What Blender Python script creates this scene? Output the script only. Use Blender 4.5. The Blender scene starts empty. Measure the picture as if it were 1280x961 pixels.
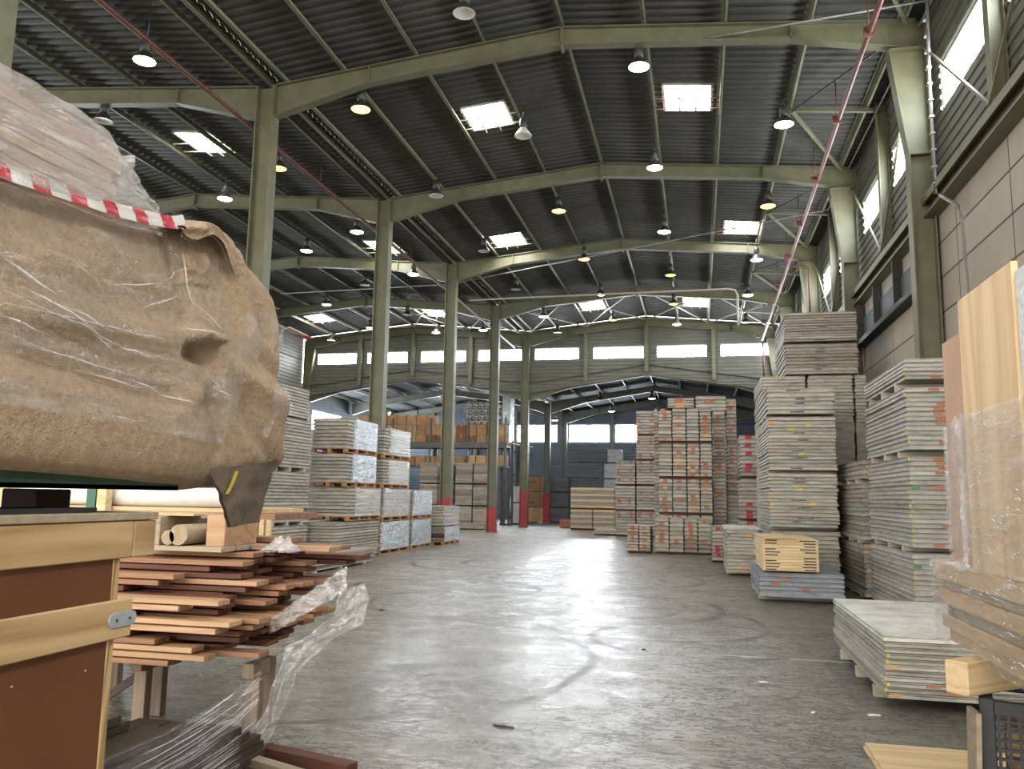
import bpy, bmesh, math, random
from mathutils import Vector, Matrix, noise
random.seed(7)
C = bpy.context.scene.collection
S = bpy.context.scene
R = random.uniform

# ------------------------------------------------------------------ helpers
def lin(h):
    h = h.lstrip('#')
    out = []
    for i in (0, 2, 4):
        c = int(h[i:i+2], 16) / 255
        out.append(c / 12.92 if c <= .04045 else ((c + .055) / 1.055) ** 2.4)
    return (out[0], out[1], out[2], 1)

class G:
    """tiny node-graph writer"""
    def __init__(s, name):
        s.m = bpy.data.materials.new(name); s.m.use_nodes = True
        s.t = s.m.node_tree; s.t.nodes.clear()
        s.out = s.n('ShaderNodeOutputMaterial')
    def n(s, kind, **kw):
        nd = s.t.nodes.new(kind)
        for k, v in kw.items():
            if k == 'i':
                for a, b in v.items():
                    if hasattr(b, 'is_linked'): s.t.links.new(b, nd.inputs[a])
                    else: nd.inputs[a].default_value = b
            else: setattr(nd, k, v)
        return nd
    def math(s, op, a, b=0.0, c=0.0):
        return s.n('ShaderNodeMath', operation=op, i={0: a, 1: b, 2: c}).outputs[0]
    def co(s, which='Object', scale=(1, 1, 1), rot=(0, 0, 0), rnd=True):
        tc = s.n('ShaderNodeTexCoord').outputs[which]
        if rnd:
            r = s.n('ShaderNodeObjectInfo').outputs['Random']
            k = s.math('MULTIPLY', r, 37.0)
            tc = s.n('ShaderNodeVectorMath', operation='ADD', i={0: tc, 1: k}).outputs[0]
        return s.n('ShaderNodeMapping', i={'Vector': tc, 'Scale': scale, 'Rotation': rot}).outputs[0]
    def noise(s, v, scale=5., detail=4., rough=.6, dist=0.):
        return s.n('ShaderNodeTexNoise', i={'Vector': v, 'Scale': scale, 'Detail': detail, 'Roughness': rough, 'Distortion': dist}).outputs[0]
    def ramp(s, f, stops):
        nd = s.n('ShaderNodeValToRGB', i={0: f}); e = nd.color_ramp.elements
        while len(e) < len(stops): e.new(.5)
        for k, (p, c) in enumerate(stops):
            e[k].position = p; e[k].color = c if len(c) == 4 else (*c, 1)
        return nd.outputs[0]
    def mix(s, f, a, b, mode='MIX'):
        nd = s.n('ShaderNodeMix', data_type='RGBA', blend_type=mode)
        for k, v in ((0, f), (6, a), (7, b)):
            if hasattr(v, 'is_linked'): s.t.links.new(v, nd.inputs[k])
            else: nd.inputs[k].default_value = v
        return nd.outputs[2]
    def rng(s, f, a, b, c=0., d=1.):
        return s.n('ShaderNodeMapRange', i={0: f, 1: a, 2: b, 3: c, 4: d}).outputs[0]
    def bump(s, h, st=.3, d=.01):
        return s.n('ShaderNodeBump', i={'Strength': st, 'Distance': d, 'Height': h}).outputs[0]
    def vary(s, col, amt=.12):
        r = s.n('ShaderNodeObjectInfo').outputs['Random']
        return s.n('ShaderNodeHueSaturation', i={'Value': s.rng(r, 0, 1, 1 - amt, 1 + amt), 'Color': col}).outputs[0]
    def bsdf(s, col, rough=.6, metal=0., normal=None, spec=.5, **kw):
        i = {'Base Color': col, 'Roughness': rough, 'Metallic': metal, 'Specular IOR Level': spec}
        if normal is not None: i['Normal'] = normal
        i.update(kw)
        nd = s.n('ShaderNodeBsdfPrincipled', i=i)
        return nd.outputs[0]
    def done(s, sh):
        s.t.links.new(sh, s.out.inputs[0]); return s.m

def plain(name, c1, c2=None, rough=.6, scale=4, metal=0, var=.08, bump=.0, bscale=60, stretch=(1, 1, 1), spec=.5, lo=.35, hi=.7):
    g = G(name); v = g.co(scale=stretch)
    col = g.ramp(g.noise(v, scale), [(lo, lin(c1)), (hi, lin(c2 or c1))])
    if var: col = g.vary(col, var)
    nm = g.bump(g.noise(v, bscale), bump, .01) if bump else None
    return g.done(g.bsdf(col, rough, metal, nm, spec))

def wood(name, c1, c2, c3=None, axis=0, rough=.65, var=.15, scale=1.0, rings=.35):
    g = G(name); st = [7., 7., 7.]; st[axis] = .55
    v = g.co(scale=tuple(a * scale for a in st))
    n1 = g.noise(v, .55, 2, .5, .3)
    w = g.math('MULTIPLY_ADD', g.math('SINE', g.math('MULTIPLY', n1, 62.)), .5, .5)
    st2 = [40., 40., 40.]; st2[axis] = 1.2
    n2 = g.noise(g.co(scale=tuple(st2)), 1.6, 4, .65)
    n3 = g.noise(v, .3, 3, .6)
    f = g.math('MULTIPLY_ADD', w, rings, g.math('MULTIPLY_ADD', n2, .45, g.math('MULTIPLY', n3, .55 - rings)))
    col = g.ramp(f, [(.22, lin(c1)), (.45, lin(c2)), (.68, lin(c3 or c2))])
    if var: col = g.vary(col, var)
    return g.done(g.bsdf(col, rough, 0, g.bump(n2, .15, .003), .35))

def emit(name, col, st):
    g = G(name)
    return g.done(g.n('ShaderNodeEmission', i={'Color': lin(col), 'Strength': st}).outputs[0])

def film(name, tint, lo, hi, rough=.18, stretch=(1, 1, 1), scale=9., bstr=.7, white=.5):
    """cling film: see-through sheet with shiny wrinkles"""
    g = G(name); v = g.co(scale=stretch)
    n1 = g.noise(v, scale, 6, .65, 1.5)
    bp = g.bump(g.noise(v, scale * 1.7, 5, .6, 2.5), bstr, .03)
    tr = g.n('ShaderNodeBsdfTransparent').outputs[0]
    sh = g.bsdf(lin(tint), rough, 0, bp, .9)
    gl = g.n('ShaderNodeBsdfGlossy', i={'Color': (1, 1, 1, 1), 'Roughness': rough, 'Normal': bp}).outputs[0]
    body = g.n('ShaderNodeMixShader', i={0: white, 1: gl, 2: sh}).outputs[0]
    fac = g.rng(n1, .35, .7, lo, hi)
    return g.done(g.n('ShaderNodeMixShader', i={0: fac, 1: tr, 2: body}).outputs[0])

# ------------------------------------------------------------------ mesh builder
class MB:
    def __init__(s): s.v = []; s.f = []; s.mi = []; s.sm = []
    def face(s, pts, mi=0, sm=False):
        k = len(s.v); s.v += [tuple(p) for p in pts]; s.f.append(tuple(range(k, k + len(pts)))); s.mi.append(mi); s.sm.append(sm)
    def box(s, x0, x1, y0, y1, z0, z1, mi=0):
        k = len(s.v)
        s.v += [(x0,y0,z0),(x1,y0,z0),(x1,y1,z0),(x0,y1,z0),(x0,y0,z1),(x1,y0,z1),(x1,y1,z1),(x0,y1,z1)]
        for f in ((3,2,1,0),(4,5,6,7),(0,1,5,4),(1,2,6,5),(2,3,7,6),(3,0,4,7)):
            s.f.append(tuple(k + a for a in f)); s.mi.append(mi); s.sm.append(False)
        return s
    def bar(s, a, b, w, h, up=(0, 0, 1), mi=0):
        a = Vector(a); b = Vector(b); d = (b - a).normalized(); up = Vector(up)
        if abs(d.dot(up)) > .98: up = Vector((0, 1, 0))
        sx = d.cross(up).normalized() * w / 2; uz = sx.cross(d).normalized() * h / 2
        k = len(s.v)
        for p in (a, b):
            for q in (-sx - uz, sx - uz, sx + uz, -sx + uz): s.v.append(tuple(p + q))
        for f in ((3,2,1,0),(4,5,6,7),(0,1,5,4),(1,2,6,5),(2,3,7,6),(3,0,4,7)):
            s.f.append(tuple(k + x for x in f)); s.mi.append(mi); s.sm.append(False)
        return s
    def tube(s, pts, r, n=8, mi=0, caps=True):
        pts = [Vector(p) for p in pts]; k0 = len(s.v)
        for i, p in enumerate(pts):
            d = (pts[min(i + 1, len(pts) - 1)] - pts[max(i - 1, 0)]).normalized()
            up = Vector((0, 0, 1)) if abs(d.z) < .9 else Vector((0, 1, 0))
            sx = d.cross(up).normalized(); uz = sx.cross(d).normalized()
            rr = r[i] if isinstance(r, (list, tuple)) else r
            for j in range(n):
                a = 2 * math.pi * j / n; s.v.append(tuple(p + sx * math.cos(a) * rr + uz * math.sin(a) * rr))
        for i in range(len(pts) - 1):
            for j in range(n):
                a = k0 + i * n + j; b = k0 + i * n + (j + 1) % n
                s.f.append((a, b, b + n, a + n)); s.mi.append(mi); s.sm.append(True)
        if caps:
            s.f.append(tuple(k0 + j for j in reversed(range(n)))); s.mi.append(mi); s.sm.append(False)
            q = k0 + (len(pts) - 1) * n
            s.f.append(tuple(q + j for j in range(n))); s.mi.append(mi); s.sm.append(False)
        return s
    def lathe(s, prof, n=20, mi=0, c=(0, 0, 0)):
        k0 = len(s.v)
        for r, z in prof:
            for j in range(n):
                a = 2 * math.pi * j / n; s.v.append((c[0] + r * math.cos(a), c[1] + r * math.sin(a), c[2] + z))
        for i in range(len(prof) - 1):
            for j in range(n):
                a = k0 + i * n + j; b = k0 + i * n + (j + 1) % n
                s.f.append((a, b, b + n, a + n)); s.mi.append(mi); s.sm.append(True)
        return s
    def prism(s, poly, y0, y1, mi=0):
        """polygon in x-z, extruded in y"""
        n = len(poly); k = len(s.v)
        for y in (y0, y1):
            for x, z in poly: s.v.append((x, y, z))
        s.f.append(tuple(range(k, k + n))); s.f.append(tuple(reversed(range(k + n, k + 2 * n))))
        s.mi += [mi, mi]; s.sm += [False, False]
        for j in range(n):
            a, b = k + j, k + (j + 1) % n
            s.f.append((a, a + n, b + n, b)); s.mi.append(mi); s.sm.append(False)
        return s
    def grid(s, fn, nu, nv, mi=0, sm=True):
        k = len(s.v)
        for i in range(nu + 1):
            for j in range(nv + 1): s.v.append(tuple(fn(i / nu, j / nv)))
        for i in range(nu):
            for j in range(nv):
                a = k + i * (nv + 1) + j
                s.f.append((a, a + nv + 1, a + nv + 2, a + 1)); s.mi.append(mi); s.sm.append(sm)
        return s
    def mesh(s, name, mats, bevel=0., weld=False, normals=True):
        me = bpy.data.meshes.new(name); me.from_pydata(s.v, [], s.f)
        for m in (mats if isinstance(mats, (list, tuple)) else [mats]): me.materials.append(m)
        me.polygons.foreach_set('material_index', s.mi); me.polygons.foreach_set('use_smooth', s.sm)
        if bevel or weld or normals:
            bm = bmesh.new(); bm.from_mesh(me)
            if weld: bmesh.ops.remove_doubles(bm, verts=bm.verts, dist=1e-4)
            if normals: bmesh.ops.recalc_face_normals(bm, faces=bm.faces)
            if bevel: bmesh.ops.bevel(bm, geom=[e for e in bm.edges if len(e.link_faces) == 2 and e.calc_face_angle(0) > .6], offset=bevel, segments=1, affect='EDGES', profile=.5)
            bm.to_mesh(me); bm.free()
        me.update(); return me
    def build(s, name, mats, parent=None, loc=(0, 0, 0), rz=0, **kw):
        return put(name, s.mesh(name, mats, **kw), parent, loc, rz)

def put(name, me, parent=None, loc=(0, 0, 0), rz=0):
    o = bpy.data.objects.new(name, me); C.objects.link(o)
    o.location = loc; o.rotation_euler = (0, 0, rz)
    if parent: o.parent = parent
    return o
def tag(o, label=None, cat=None, group=None, kind=None):
    if label: o['label'] = label
    if cat: o['category'] = cat
    if group: o['group'] = group
    if kind: o['kind'] = kind
    return o
def thing(name, label, cat, loc=(0, 0, 0), rz=0, group=None, kind=None):
    return tag(put(name, None, None, loc, rz), label, cat, group, kind)
def struct(o): o['kind'] = 'structure'; return o
def dup(root, loc, rz=0, label=None, group=None):
    r = root.copy(); C.objects.link(r); r.location = loc; r.rotation_euler = (0, 0, rz)
    if label: r['label'] = label
    if group: r['group'] = group
    for ch in root.children:
        c = ch.copy(); C.objects.link(c); c.parent = r
        for gch in ch.children:
            d = gch.copy(); C.objects.link(d); d.parent = c
    return r
ORD = ('first second third fourth fifth sixth seventh eighth ninth tenth eleventh twelfth thirteenth fourteenth fifteenth sixteenth '
       'seventeenth eighteenth nineteenth twentieth').split()
TENS = {20: 'twenty', 30: 'thirty', 40: 'forty', 50: 'fifty', 60: 'sixty'}
def ordn(k):
    if k <= 20: return ORD[k - 1]
    t, u = divmod(k, 10)
    return (TENS[t * 10] + '-' + ORD[u - 1]) if u else {3: 'thirtieth', 4: 'fortieth', 5: 'fiftieth', 6: 'sixtieth'}[t]

# ------------------------------------------------------------------ materials
def m_floor():
    g = G('concrete_floor')
    p = g.n('ShaderNodeTexCoord').outputs['Object']
    big = g.noise(p, .22, 4, .6)
    fine = g.noise(g.n('ShaderNodeMapping', i={'Vector': p, 'Scale': (.6, 1.3, 1)}).outputs[0], 6, 8, .75, .8)
    col = g.ramp(big, [(.3, lin('#736b60')), (.5, lin('#8d8578')), (.72, lin('#a59c8d'))])
    col = g.mix(.55, col, g.ramp(fine, [(.25, lin('#443e36')), (.48, lin('#8e8678')), (.72, lin('#bdb3a2'))]))
    # wriggling scratches
    ps = g.n('ShaderNodeMapping', i={'Vector': p, 'Scale': (.55, 1.5, 1)}).outputs[0]
    sc = None
    for s_, d_, w_ in ((2.3, 2.6, .016), (6.5, 2.2, .03), (1.1, 3.4, .011), (3.7, 3.2, .016)):
        nn = g.noise(ps, s_, 2, .5, d_)
        k = g.math('LESS_THAN', g.math('ABSOLUTE', g.math('SUBTRACT', nn, .5)), w_)
        k = g.math('MULTIPLY', k, g.rng(g.noise(p, .8 + s_ * .1, 2), .32, .5))
        sc = k if sc is None else g.math('MAXIMUM', sc, k)
    # round tyre marks
    sep = g.n('ShaderNodeSeparateXYZ', i={0: p})
    ring = None
    for cx, cy, rad, w in ((-3.2, 12.6, 1.55, .05), (-3.0, 12.8, 1.75, .05), (-1.2, 13.2, 1.3, .06), (-1.0, 13.0, 1.6, .07), (-.4, 11.6, 1.5, .05), (-2.2, 16.5, 1.6, .06),
                           (-2.4, 16.8, 1.9, .05), (-1.2, 17.4, 1.5, .07), (-4.2, 14.6, 1.6, .05), (-4.6, 20, 2.1, .06), (-3.6, 20.3, 1.8, .06), (.2, 10.4, 1.2, .05), (-.9, 20.5, 2.0, .06), (-3.4, 8.4, 2.6, .05)):
        d = g.n('ShaderNodeVectorMath', operation='DISTANCE', i={0: g.n('ShaderNodeVectorMath', operation='ADD', i={0: p, 1: g.n('ShaderNodeVectorMath', operation='SCALE', i={0: g.n('ShaderNodeTexNoise', i={'Vector': p, 'Scale': .5}).outputs[1], 'Scale': .5}).outputs[0]}).outputs[0], 1: (cx, cy, .25)}).outputs[1]
        a = g.rng(g.math('ABSOLUTE', g.math('SUBTRACT', d, rad)), w * .5, w * 1.7, 1, 0)
        ring = a if ring is None else g.math('MAXIMUM', ring, a)
    ring = g.math('MULTIPLY', ring, g.rng(g.noise(p, 1.3, 4), .36, .6))
    dirt = g.math('MAXIMUM', g.math('MULTIPLY', ring, .75), g.math('MULTIPLY', sc, .6))
    # joints between pours
    for ax, at, w in ((1, 15.35, .02), (1, 29.4, .02), (0, -4.2, .012)):
        q = g.math('ADD', sep.outputs[ax], g.math('MULTIPLY', g.noise(p, 2, 3), .05))
        j = g.rng(g.math('ABSOLUTE', g.math('SUBTRACT', q, at)), w * .5, w * 1.5, .5, 0)
        dirt = g.math('MAXIMUM', dirt, j)
    # long driven lanes, darker towards the wall side
    wear = g.rng(g.noise(g.n('ShaderNodeMapping', i={'Vector': p, 'Scale': (.5, .1, 1)}).outputs[0], 1.2, 4), .4, .7, 0, .35)
    col = g.mix(wear, col, lin('#57554e'))
    side = g.math('MULTIPLY', g.rng(sep.outputs[0], -1.0, 1.2), .6)
    col = g.mix(side, col, lin('#4f4e48'))
    col = g.mix(g.math('MINIMUM', g.math('MULTIPLY', dirt, 1.25), 1.0), col, lin('#292724'))
    # thin white painted line stub
    wl = g.math('MULTIPLY', g.rng(g.math('ABSOLUTE', g.math('SUBTRACT', sep.outputs[1], 9.25)), .01, .03, 1, 0),
                g.math('MULTIPLY', g.math('GREATER_THAN', sep.outputs[0], .1), g.rng(g.noise(p, 3), .42, .55)))
    col = g.mix(g.math('MULTIPLY', wl, .7), col, lin('#d2cfc6'))
    lane = g.math('MULTIPLY', g.rng(sep.outputs[0], -5.6, -4.0), g.rng(sep.outputs[0], .2, -.8))
    rough = g.math('SUBTRACT', g.rng(g.noise(p, 1.6, 5, .65), .3, .7, .36, .56), g.math('MULTIPLY', lane, .19))
    rough = g.math('ADD', rough, g.math('MULTIPLY', dirt, .2))
    nm = g.bump(g.math('ADD', g.noise(p, 3.5, 6, .7), g.math('MULTIPLY', sc, -.3)), .25, .02)
    return g.done(g.bsdf(col, rough, 0, nm, .55))

def m_board():
    g = G('grey_faced_board'); v = g.co(scale=(1, 1, 4))
    n = g.noise(v, 3.2, 6, .7)
    col = g.ramp(n, [(.28, lin('#726e64')), (.5, lin('#9a968a')), (.72, lin('#b3afa2'))])
    spk = g.noise(g.co(scale=(6, 6, 14)), 6, 3, .6)
    col = g.mix(g.rng(spk, .6, .72, 0, .6), col, lin('#4a4641'))
    col = g.vary(col, .13)
    return g.done(g.bsdf(col, .55, 0, g.bump(n, .2, .006), .4))
M = {}
M['floor'] = m_floor()
M['board'] = m_board()
def m_boardp(name, c, var=.12, sc=3.2):
    g = G(name); v = g.co(scale=(1, 1, 4)); n = g.noise(v, sc, 6, .7)
    dk = [x * .62 for x in lin(c)[:3]]; lt = [min(1, x * 1.2) for x in lin(c)[:3]]
    col = g.ramp(n, [(.3, (*dk, 1)), (.52, lin(c)), (.75, (*lt, 1))])
    spk = g.noise(g.co(scale=(7, 7, 16)), 5, 3, .6)
    col = g.mix(g.rng(spk, .6, .7, 0, .55), col, lin('#4a423a'))
    return g.done(g.bsdf(g.vary(col, var), .6, 0, g.bump(n, .2, .006), .35))
M['board_silver'] = m_boardp('silver_edged_board', '#aaa89f', .12, 5)
M['board_brown'] = m_boardp('weathered_board', '#90877a', .15)
M['board_beige'] = m_boardp('beige_board', '#aba294', .14)
M['board_dark'] = m_boardp('slate_board', '#6d7076', .08)
M['board_blue'] = m_boardp('blue_grey_board', '#8b8f93', .06)
M['board_pale'] = m_boardp('pale_board', '#c3c2b9', .04)
M['orange'] = plain('orange_block', '#9a6044', '#ad7253', .8, 12, var=.12)
M['tan'] = plain('tan_block', '#b98a52', '#c89b66', .8, 12, var=.12)
M['yellow'] = plain('yellow_mark', '#b9a32c', '#cdb83c', .7)
M['green_mark'] = plain('green_mark', '#3f7a55', '#4a8a60', .7)
M['red_mark'] = plain('red_mark', '#9c1f2c', '#b52c38', .65, var=.08)
M['ink'] = plain('dark_stencil', '#3a3833', '#4a4741', .8)
M['frame'] = plain('olive_painted_steel', '#5a5942', '#69674c', .5, 2.5, var=.04, bump=.05)
M['frame_dark'] = plain('olive_steel_lower_hall', '#5a5d55', '#6c6e64', .5, 2.5, var=.04)
M['purlin'] = plain('galvanised_purlin', '#6f6f59', '#84846b', .45, 3, var=.05)
M['post_red'] = plain('red_safety_paint', '#94272c', '#a83436', .5, 8)
M['roof'] = plain('dark_roof_sheet', '#42413c', '#4f4d47', .65, 1.2, var=.03, spec=.3)
M['roof_low'] = plain('slate_roof_sheet', '#474a4e', '#565a5e', .6, 1.2, var=.03, spec=.3)
M['clad'] = plain('grey_wall_cladding', '#56554b', '#66645a', .55, 1.5, var=.03, stretch=(1, 1, 4))
M['clad_blue'] = plain('slate_wall_cladding', '#4d5660', '#5a646f', .5, 1.5, var=.03)
M['lamp_black'] = plain('lamp_housing', '#26251f', '#33322a', .45)
M['lamp_white'] = plain('lamp_enamel', '#c9c6bb', '#dbd8cc', .35)
M['sky_pane'] = emit('skylight_pane', '#fbfaf6', 13.0)
M['win_pane'] = emit('daylit_window_pane', '#edf4fb', 14.0)
M['lit_white'] = emit('lamp_lens_white', '#fff8ea', 14)
M['lit_orange'] = emit('lamp_lens_orange', '#ff9c40', 5)
M['lit_yellow'] = emit('lamp_lens_yellow', '#fff3b0', 12)
M['lit_dim'] = emit('lamp_lens_dim', '#d9d27a', .9)
M['pipe_red'] = plain('red_primer_pipe', '#4c271f', '#62352b', .55, 5, var=.05)
M['pipe_grey'] = plain('zinc_pipe', '#77776f', '#8e8e86', .4, 5, var=.05)
M['pale_pipe'] = plain('pale_pipe', '#a79f90', '#b9b1a2', .4, 5, var=.05)
M['black'] = plain('black_steel', '#1c1c1d', '#29292a', .5, 6, var=.05)
M['steel'] = plain('bright_bracket_steel', '#8b9398', '#a5acb0', .35, 14, metal=.1, var=.0)
M['rack_grey'] = plain('dark_rack_steel', '#4b4d4f', '#5d5f60', .5, 5, var=.05)
M['green'] = plain('dark_green_steel', '#163023', '#20402f', .5, 6, var=.03)
M['green_post'] = plain('green_post_steel', '#23513a', '#2c6045', .5, 6, var=.03)
M['pine'] = wood('pine_batten', '#8d744e', '#a98c62', '#b79b72', 1, var=.03)
M['ply'] = wood('plywood_face', '#bb9a70', '#d0b48b', '#dac29b', 2, var=.0, scale=.42, rings=.28)
M['ply_flat'] = wood('plywood_sheet', '#a68b63', '#bfa47a', '#cdb48b', 0, var=.03, scale=.6, rings=.22)
M['bearer'] = wood('pale_bearer_wood', '#857c6c', '#a49b89', '#b5ad9c', 0, var=.12, rings=.12)
M['timber'] = wood('raw_timber', '#b09468', '#c6ab7f', '#d4bc95', 0, var=.06, rings=.2)
M['timber_lo'] = wood('wrapped_timber', '#a18462', '#bd9f78', '#c9ae89', 1, var=.08, scale=.6, rings=.15)
M['oldwood'] = wood('weathered_grey_wood', '#776a58', '#94866f', '#a89a82', 0, var=.1, rings=.12)
M['hard'] = wood('reddish_hardwood', '#6b4834', '#8c664b', '#a57f60', 0, var=.16, scale=.8, rings=.15)
M['hard_lt'] = wood('light_hardwood', '#876646', '#a78461', '#b99876', 0, var=.1, scale=.8, rings=.18)
M['hard_dk'] = wood('dark_hardwood', '#4a2c20', '#5f3a2a', '#68422f', 0, var=.12, scale=.8)
M['darkstack'] = wood('dark_stained_plank', '#30271f', '#3e342b', '#4a3e34', 1, var=.12, rings=.12)
M['trestle'] = wood('brown_trestle_wood', '#54463a', '#6f5f4d', '#84735f', 2, var=.08, rings=.12)
M['darkpost'] = plain('dark_brown_block', '#2b1a12', '#3a2418', .6, 8)
M['crate'] = plain('brown_film_faced_panel', '#5b3822', '#664028', .45, 2.5, var=0, bump=.03, spec=.4)
M['plyedge'] = wood('plywood_edge', '#9c8257', '#b89d70', '#8d744c', 2, var=0, scale=2)
M['hardboard'] = plain('pinkish_hardboard', '#a9805f', '#b48d6d', .6, 3, var=0)
M['foam'] = plain('white_polystyrene', '#b9bcbd', '#d4d6d6', .8, 40, bump=.2, bscale=120, var=0)
M['pallet'] = wood('pallet_wood', '#8e6239', '#a97a4b', '#9a6d42', 0, var=.1)
M['kraft'] = plain('brown_cardboard', '#8f6c48', '#a58058', .75, 3, var=.16)
M['kraft_lt'] = plain('tan_cardboard', '#ab8b62', '#bd9f75', .75, 3, var=.12)
M['kraft_dk'] = plain('dark_cardboard', '#6a4630', '#7d563c', .75, 3, var=.12)
M['tape'] = plain('parcel_tape', '#a9865b', '#b8976c', .35, 6)
M['conc'] = None
M['white'] = plain('white_sheet', '#cfccc4', '#e2dfd8', .4, 5, var=.03)
M['tubes'] = plain('grey_tube', '#857e72', '#a39c8e', .6, 8, var=.15)
M['canvas'] = plain('canvas_roll', '#8a7b62', '#a08f73', .9, 20, bump=.2)
M['opening_dark'] = plain('opening_darkness', '#20201e', '#2c2b28', .6)  # near-black colour painted in for the darkness of the opening
def m_conc():
    g = G('concrete_wall_panel')
    p = g.n('ShaderNodeTexCoord').outputs['Object']
    s = g.n('ShaderNodeSeparateXYZ', i={0: p})
    q = g.n('ShaderNodeCombineXYZ', i={0: s.outputs[1], 1: s.outputs[2], 2: 0.}).outputs[0]
    b = g.n('ShaderNodeTexBrick', offset=0., i={'Vector': q, 'Color1': lin('#a2988a'), 'Color2': lin('#aca294'), 'Mortar': lin('#4a4640'), 'Scale': 1., 'Mortar Size': .018, 'Brick Width': 2.4, 'Row Height': .62}).outputs[0]
    col = g.mix(.4, b, g.ramp(g.noise(p, 2.2, 5), [(.3, lin('#6e685e')), (.7, lin('#a09a8e'))]), 'SOFT_LIGHT')
    return g.done(g.bsdf(col, .75, 0, g.bump(g.noise(p, 12, 5), .15, .01)))
M['conc'] = m_conc()
def m_felt():
    g = G('tan_felt_blanket'); v = g.co(rnd=False)
    n = g.noise(v, 38, 5, .7); f = g.noise(v, 120, 3, .7); b = g.noise(v, 3, 3)
    col = g.ramp(n, [(.3, lin('#937b60')), (.55, lin('#ae9577')), (.75, lin('#c2aa8c'))])
    col = g.mix(.25, col, g.ramp(b, [(.35, lin('#8d7457')), (.65, lin('#bfa582'))]))
    h = g.math('MULTIPLY_ADD', f, .4, n)
    return g.done(g.bsdf(col, .92, 0, g.bump(h, 1., .02), .15, **{'Sheen Weight': .15}))
M['felt'] = m_felt()
M['felt_under'] = plain('grey_brown_felt', '#5d5142', '#6c5f4e', .95, 30, bump=.4, bscale=90, var=0)
def m_barrier():
    g = G('red_white_barrier_tape'); p = g.n('ShaderNodeTexCoord').outputs['Object']
    s = g.n('ShaderNodeSeparateXYZ', i={0: p})
    k = g.math('LESS_THAN', g.math('FRACT', g.math('MULTIPLY', s.outputs[1], 8.6)), .46)
    k2 = g.math('GREATER_THAN', g.noise(g.co(rnd=False), 55, 3), .36)
    red = g.mix(k2, lin('#b57f7a'), lin('#a3323a'))
    col = g.mix(k, lin('#b5b0a6'), red)
    return g.done(g.bsdf(col, .25, 0, g.bump(g.noise(g.co(rnd=False), 30, 4), .4, .01), .6))
M['barrier'] = m_barrier()
M['film_big'] = film('cling_film_over_felt', '#d6cdbf', .03, .30, .09, (1, .35, 5), 5, 1., .2)
M['film_top'] = film('cling_film_thick', '#cfc6bb', .34, .76, .16, (1, 1.2, 5), 6, .9, .6)
M['film_ply'] = film('cling_film_on_timber', '#e2d8c8', .10, .5, .12, (1, .9, 5), 8, 1., .35)
M['film_white'] = film('white_stretch_film', '#cfdbe4', .45, .95, .22, (1, 1, 3.5), 4.5, .9, .72)
M['film_grey'] = film('hazy_stretch_film', '#d3cfc4', .28, .75, .2, (1, 1, 3), 4, .8, .6)
M['film_hang'] = film('crumpled_clear_film', '#e8e6e2', .16, .72, .1, (1, 1, 1), 9, 1., .4)
M['film_glint_crease'] = film('white_film_glint', '#f7f4ee', .5, 1., .08, (1, 3, 3), 12, .6, .7)  # whitish colour that paints glints onto raised crease strips
M['film_thin'] = film('stretched_clear_film', '#dedbd4', .02, .22, .1, (.5, 2, 6), 6, .7, .35)

# ------------------------------------------------------------------ camera and view
f_px, yaw, pit, rol, CAMH = 1021.33, .2246, .1359, .0165, 1.633
cy, sy, cp, sp = math.cos(yaw), math.sin(yaw), math.cos(pit), math.sin(pit)
fw = Vector((-sy * cp, cy * cp, sp)); r0 = Vector((cy, sy, 0)); u0 = r0.cross(fw)
rt = r0 * math.cos(rol) + u0 * math.sin(rol); up = u0 * math.cos(rol) - r0 * math.sin(rol)
cam = bpy.data.objects.new('camera', bpy.data.cameras.new('camera')); C.objects.link(cam)
cam.data.sensor_width = 36; cam.data.sensor_fit = 'HORIZONTAL'; cam.data.lens = 36 * f_px / 1280
cam.data.clip_start = .05; cam.data.clip_end = 400
mw = Matrix((rt, up, -fw)).transposed().to_4x4(); mw.translation = (0, 0, CAMH); cam.matrix_world = mw
S.camera = cam
S.view_settings.view_transform = 'Standard'; S.view_settings.look = 'None'
S.view_settings.gamma = 1; S.view_settings.use_curve_mapping = False
S.view_settings.exposure = 1.68
w = bpy.data.worlds.new('sky'); S.world = w; w.use_nodes = True
bg = w.node_tree.nodes['Background']; bg.inputs[0].default_value = (1, .965, .91, 1); bg.inputs[1].default_value = 2.2
S.cycles.max_bounces = 8; S.cycles.transparent_max_bounces = 16

# ------------------------------------------------------------------ the hall
XR, XG, XC, XL, XG2 = 4.15, -2.59, -9.02, -22.4, -15.7
Y0, B, Y5, Y7 = 15.43, 7.0, 43.43, 57.43
YF = -6.0
def zr(x):
    return 11.15 - abs(x - XG) * .0965 if x > XC else 11.12 - abs(x - XG2) * .093
fr = MB().box(XL - 6, XR + 6, YF - 30, Y7 + .3, -.3, 0)
struct(fr.build('floor', M['floor']))

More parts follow.
